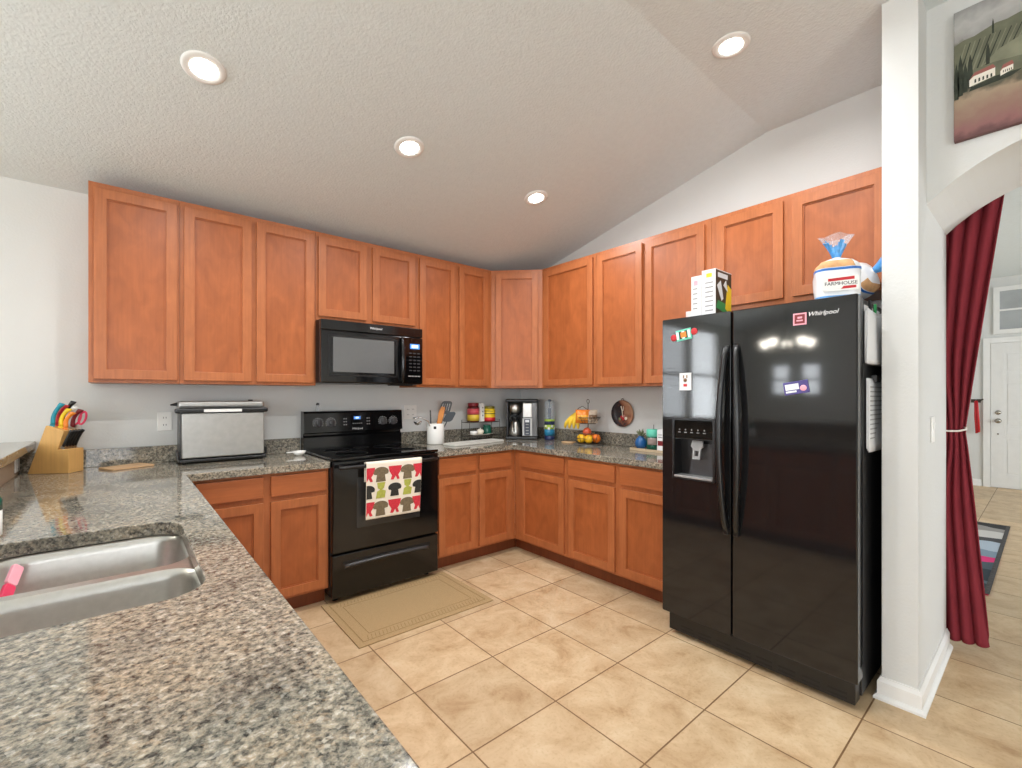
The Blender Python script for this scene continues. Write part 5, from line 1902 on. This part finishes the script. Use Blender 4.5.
for k in range(26):          # vine rows fanning up the hill
    x = 0.003 + 0.0125 * k
    xt = x + 0.030 + 0.0016 * k
    b.prism([(x, 0.270), (x + 0.0055, 0.270), (xt + 0.0030, 0.385), (xt, 0.385)], [], 0.0284, 0.0286, pf, mi=1 if k % 2 else 6)
b.prism([(0.085, 0.275), (0.13, 0.315), (0.19, 0.335), (0.30, 0.33), (PW - 0.0015, 0.36), (PW - 0.0015, 0.25), (0.20, 0.255)], [], 0.0286, 0.0288, pf, mi=6)
for x, z0, hh, ww in ((0.008, 0.17, 0.15, 0.008), (0.020, 0.18, 0.17, 0.009), (0.034, 0.19, 0.12, 0.008), (0.048, 0.20, 0.14, 0.008), (0.098, 0.27, 0.085, 0.006), (0.112, 0.385, 0.06, 0.003), (0.30, 0.20, 0.15, 0.012), (0.42, 0.20, 0.13, 0.012)):
    b.prism([(x - ww * 0.8, z0), (x + ww * 0.8, z0), (x + ww, z0 + hh * 0.4), (x + ww * 0.7, z0 + hh * 0.75), (x, z0 + hh), (x - ww * 0.7, z0 + hh * 0.75), (x - ww, z0 + hh * 0.4)], [], 0.0288, 0.0290, pf, mi=1)
b.prism([(0.045, 0.186), (0.16, 0.190), (0.19, 0.205), (0.12, 0.212), (0.05, 0.200)], [], 0.0288, 0.0289, pf, mi=1)
for x0, w_, h_ in ((0.046, 0.072, 0.034), (0.132, 0.034, 0.022)):
    b.prism([(x0, 0.204), (x0 + w_, 0.214), (x0 + w_, 0.214 + h_), (x0 + w_ * 0.16, 0.210 + h_), (x0, 0.204 + h_ * 0.8)], [], 0.0290, 0.0292, pf, mi=4)
    b.prism([(x0 - 0.001, 0.203 + h_ * 0.8), (x0 + w_ * 0.16, 0.208 + h_), (x0 + w_ + 0.002, 0.212 + h_), (x0 + w_ * 0.92, 0.228 + h_), (x0 + w_ * 0.20, 0.222 + h_)], [], 0.0292, 0.0294, pf, mi=5)
    for k in range(5):
        xx = x0 + w_ * (0.20 + 0.155 * k)
        b.prism([(xx, 0.213), (xx + w_ * 0.07, 0.214), (xx + w_ * 0.07, 0.213 + h_ * 0.45), (xx, 0.212 + h_ * 0.45)], [], 0.0292, 0.0293, pf, mi=1)
b.build('painted_scene', [M['hill'], M['cypress'], M['field_paint'], M['poppy_paint'], M['house_white'], M['roof_red'], P_color('hill_pale', (124, 126, 106), 0.9, var=0.2, scale=14)], t)

# ------------------------------------------------------------------ hall behind the arch
t = thing('curtain', 'maroon floor length curtain tied back behind the arch', 'curtain', (XB + 0.055, STUB1, 0))
TIE = 1.113


def right_edge(z):
    if z > TIE:
        k = (z - TIE) / (2.30 - TIE)
        return -0.062 - 0.138 * k
    k = (TIE - z) / TIE
    return -0.062 - 0.092 * k ** 0.85


def curtain_fn(u, v):
    z = 0.022 + 2.40 * v
    le = 0.10 - 0.070 * math.exp(-((z - TIE) / 0.25) ** 2)
    re = right_edge(z)
    amp = 0.026 if z > TIE + 0.2 else 0.020
    pinch = 1 - 0.55 * math.exp(-((z - TIE) / 0.10) ** 2)
    y = le + (re - le) * u
    x = -2.0 * amp * pinch * (abs(math.sin(PI * 5 * (u + 0.06 * math.sin(3 * v)))) ** 0.55 - 0.5) + 0.006 * math.sin(2 * PI * 1.3 * u + 2 * v)
    if z < TIE:
        x += -0.045 * u * ((TIE - z) / TIE) * 0.6 - 0.02 * ((TIE - z) / TIE)
    return (x + 0.022 * (1 - v), y, z + (0.02 * u if v == 0 else 0))


MB().grid(curtain_fn, 120, 60, thick=0.004).build('drape', M['curtain'], t)
MB().tube([(-0.034, 0.03, TIE + 0.006), (-0.046, -0.005, TIE), (-0.042, -0.045, TIE + 0.002), (-0.020, -0.070, TIE + 0.010), (0.02, -0.066, TIE + 0.02), (0.045, -0.02, TIE + 0.01), (0.04, 0.03, TIE)], 0.005, seg=8).build('tie_back', M['cord'], t)
t = thing('curtain_rod', 'metal curtain rod above the arch carrying the maroon curtain', 'curtain rod', (XB + 0.055, -3.60, 2.44))
MB().cyl((0, 0.62, 0), (0, -0.70, 0), 0.010).build('rod', M['nickel'], t)
for y in (0.58, -0.64):
    MB().box(-0.054, 0.008, y - 0.012, y + 0.012, -0.012, 0.012, bevel=0.002).build('bracket', M['nickel'], t)

# front door
DXF = 6.3485
DY_R, DY_L = -3.86, -2.950
frame = MB()
frame.prism([(DY_R - 0.075, 0.0), (DY_R - 0.075, 2.12), (DY_L + 0.075, 2.12), (DY_L + 0.075, 0.0), (DY_L + 0.004, 0.0), (DY_L + 0.004, 2.046), (DY_R - 0.004, 2.046), (DY_R - 0.004, 0.0)], [], DXF - 0.022, DXF, YZ)
dr = struct('door_1', frame, M['trim'])
dl = MB()
cols = [(DY_L - 0.125, DY_L - 0.405), (DY_L - 0.505, DY_L - 0.785)]
rows_ = [(0.18, 0.72), (0.86, 1.50), (1.62, 1.92)]
holes = []
for a, b2 in cols:
    for z0, z1 in rows_:
        holes.append([(b2, z0), (b2, z1), (a, z1), (a, z0)])
dl.prism([(DY_R, 0.008), (DY_L, 0.008), (DY_L, 2.042), (DY_R, 2.042)], holes, DXF - 0.016, DXF - 0.003, YZ, bevel=0.0)
for a, b2 in cols:
    for z0, z1 in rows_:
        dl.box(DXF - 0.008, DXF - 0.003, b2, a, z0, z1)
        dl.box(DXF - 0.012, DXF - 0.0075, b2 + 0.035, a - 0.035, z0 + 0.035, z1 - 0.035, bevel=0.004)
dl.build('leaf', mat('door_paint', (226, 226, 224), 0.4, var=0.02), dr)
rotx = lambda y, z: Matrix.Translation((DXF - 0.016, y, z)) @ Matrix.Rotation(-PI / 2, 4, 'Y')
MB().lathe([(0.0, 0.0), (0.032, 0.0), (0.034, 0.004), (0.014, 0.010), (0.012, 0.030), (0.028, 0.040), (0.032, 0.055), (0.022, 0.068), (0.0, 0.070)], mtx=rotx(DY_L - 0.07, 0.945), seg=24).build('door_knob', M['nickel'], dr)
MB().lathe([(0.0, 0.0), (0.031, 0.0), (0.032, 0.006), (0.024, 0.016), (0.0, 0.017)], mtx=rotx(DY_L - 0.07, 1.062), seg=24).build('deadbolt', M['nickel'], dr)
MB().lathe([(0.0, 0.0), (0.010, 0.0), (0.010, 0.010), (0.0, 0.012)], mtx=rotx(DY_L - 0.07, 0.76), seg=14).build('door_stop', M['nickel'], dr)
# transom window over the door
fr = MB()
TY0, TY1 = -3.82, -3.035
fr.prism([(TY0 - 0.06, 2.17), (TY1 + 0.06, 2.17), (TY1 + 0.06, 2.83), (TY0 - 0.06, 2.83)], [[(TY0, 2.23), (TY0, 2.77), (TY1, 2.77), (TY1, 2.23)]], DXF - 0.024, DXF, YZ)
fr.box(DXF - 0.020, DXF, TY0, TY1, 2.49, 2.515)
w6 = struct('window_6', fr, M['trim'])
MB().box(DXF - 0.006, DXF - 0.002, TY0, TY1, 2.23, 2.77).build('pane', mat('grey_evening_pane', (168, 172, 174), 0.06, var=0.12, scale=3), w6)

# hook with red strap beside the door
t = thing('wall_hook', 'dark wall hook beside the front door, just past the curtain', 'hook', (6.3495, -2.800, 1.22))
MB().box(-0.012, 0.0, -0.05, 0.05, -0.02, 0.03, bevel=0.003).build('plate', M['wire'], t)
MB().tube([(-0.010, 0, 0.02), (-0.05, -0.01, 0.0), (-0.085, -0.05, 0.012), (-0.09, -0.08, 0.03)], 0.010, seg=8).build('prong', M['wire'], t)
b = MB()
b.tube([(-0.060, -0.012, 0.012), (-0.064, -0.026, -0.20), (-0.060, -0.034, -0.44), (-0.056, -0.012, -0.46), (-0.054, 0.0, -0.22), (-0.058, 0.0, 0.004)], 0.014, seg=8)
solo('red_strap', b, M['red'], 'red strap hanging from the hook next to the front door', 'strap', (6.3495, -2.800, 1.22))

# hall rug
m = stripes_mat('banded_rug', [(0.0, lin((40, 42, 46))), (0.03, lin((196, 60, 96))), (0.08, lin((44, 58, 68))), (0.13, lin((88, 108, 116))), (0.18, lin((40, 54, 64))), (0.30, lin((70, 86, 96))),
                               (0.40, lin((222, 44, 120))), (0.46, lin((128, 148, 166))), (0.56, lin((176, 190, 204))), (0.70, lin((70, 70, 72))), (0.77, lin((206, 202, 198))), (0.90, lin((150, 146, 142))), (0.97, lin((42, 42, 44)))],
                axis=0, lo=-1.2, hi=1.2, wob=0.25)
t = thing('hall_rug', 'multicoloured rug with pink band on the hall floor', 'rug', (2.36, -2.62, 0.0005))
MB().prism(rrect(-1.2, 1.2, -0.62, 0.62, 0.01, 3), [], 0.0, 0.010, bevel=0.002).build('pile', m, t)
b = MB().prism([(-1.2, -0.625), (1.2, -0.625), (1.2, 0.625), (-1.2, 0.625)], [[(-1.17, -0.598), (-1.17, 0.598), (1.17, 0.598), (1.17, -0.598)]], 0.0102, 0.0118)
b.build('binding', P_color('rug_edge', (70, 68, 68), 0.9, var=0.4, scale=60), t)
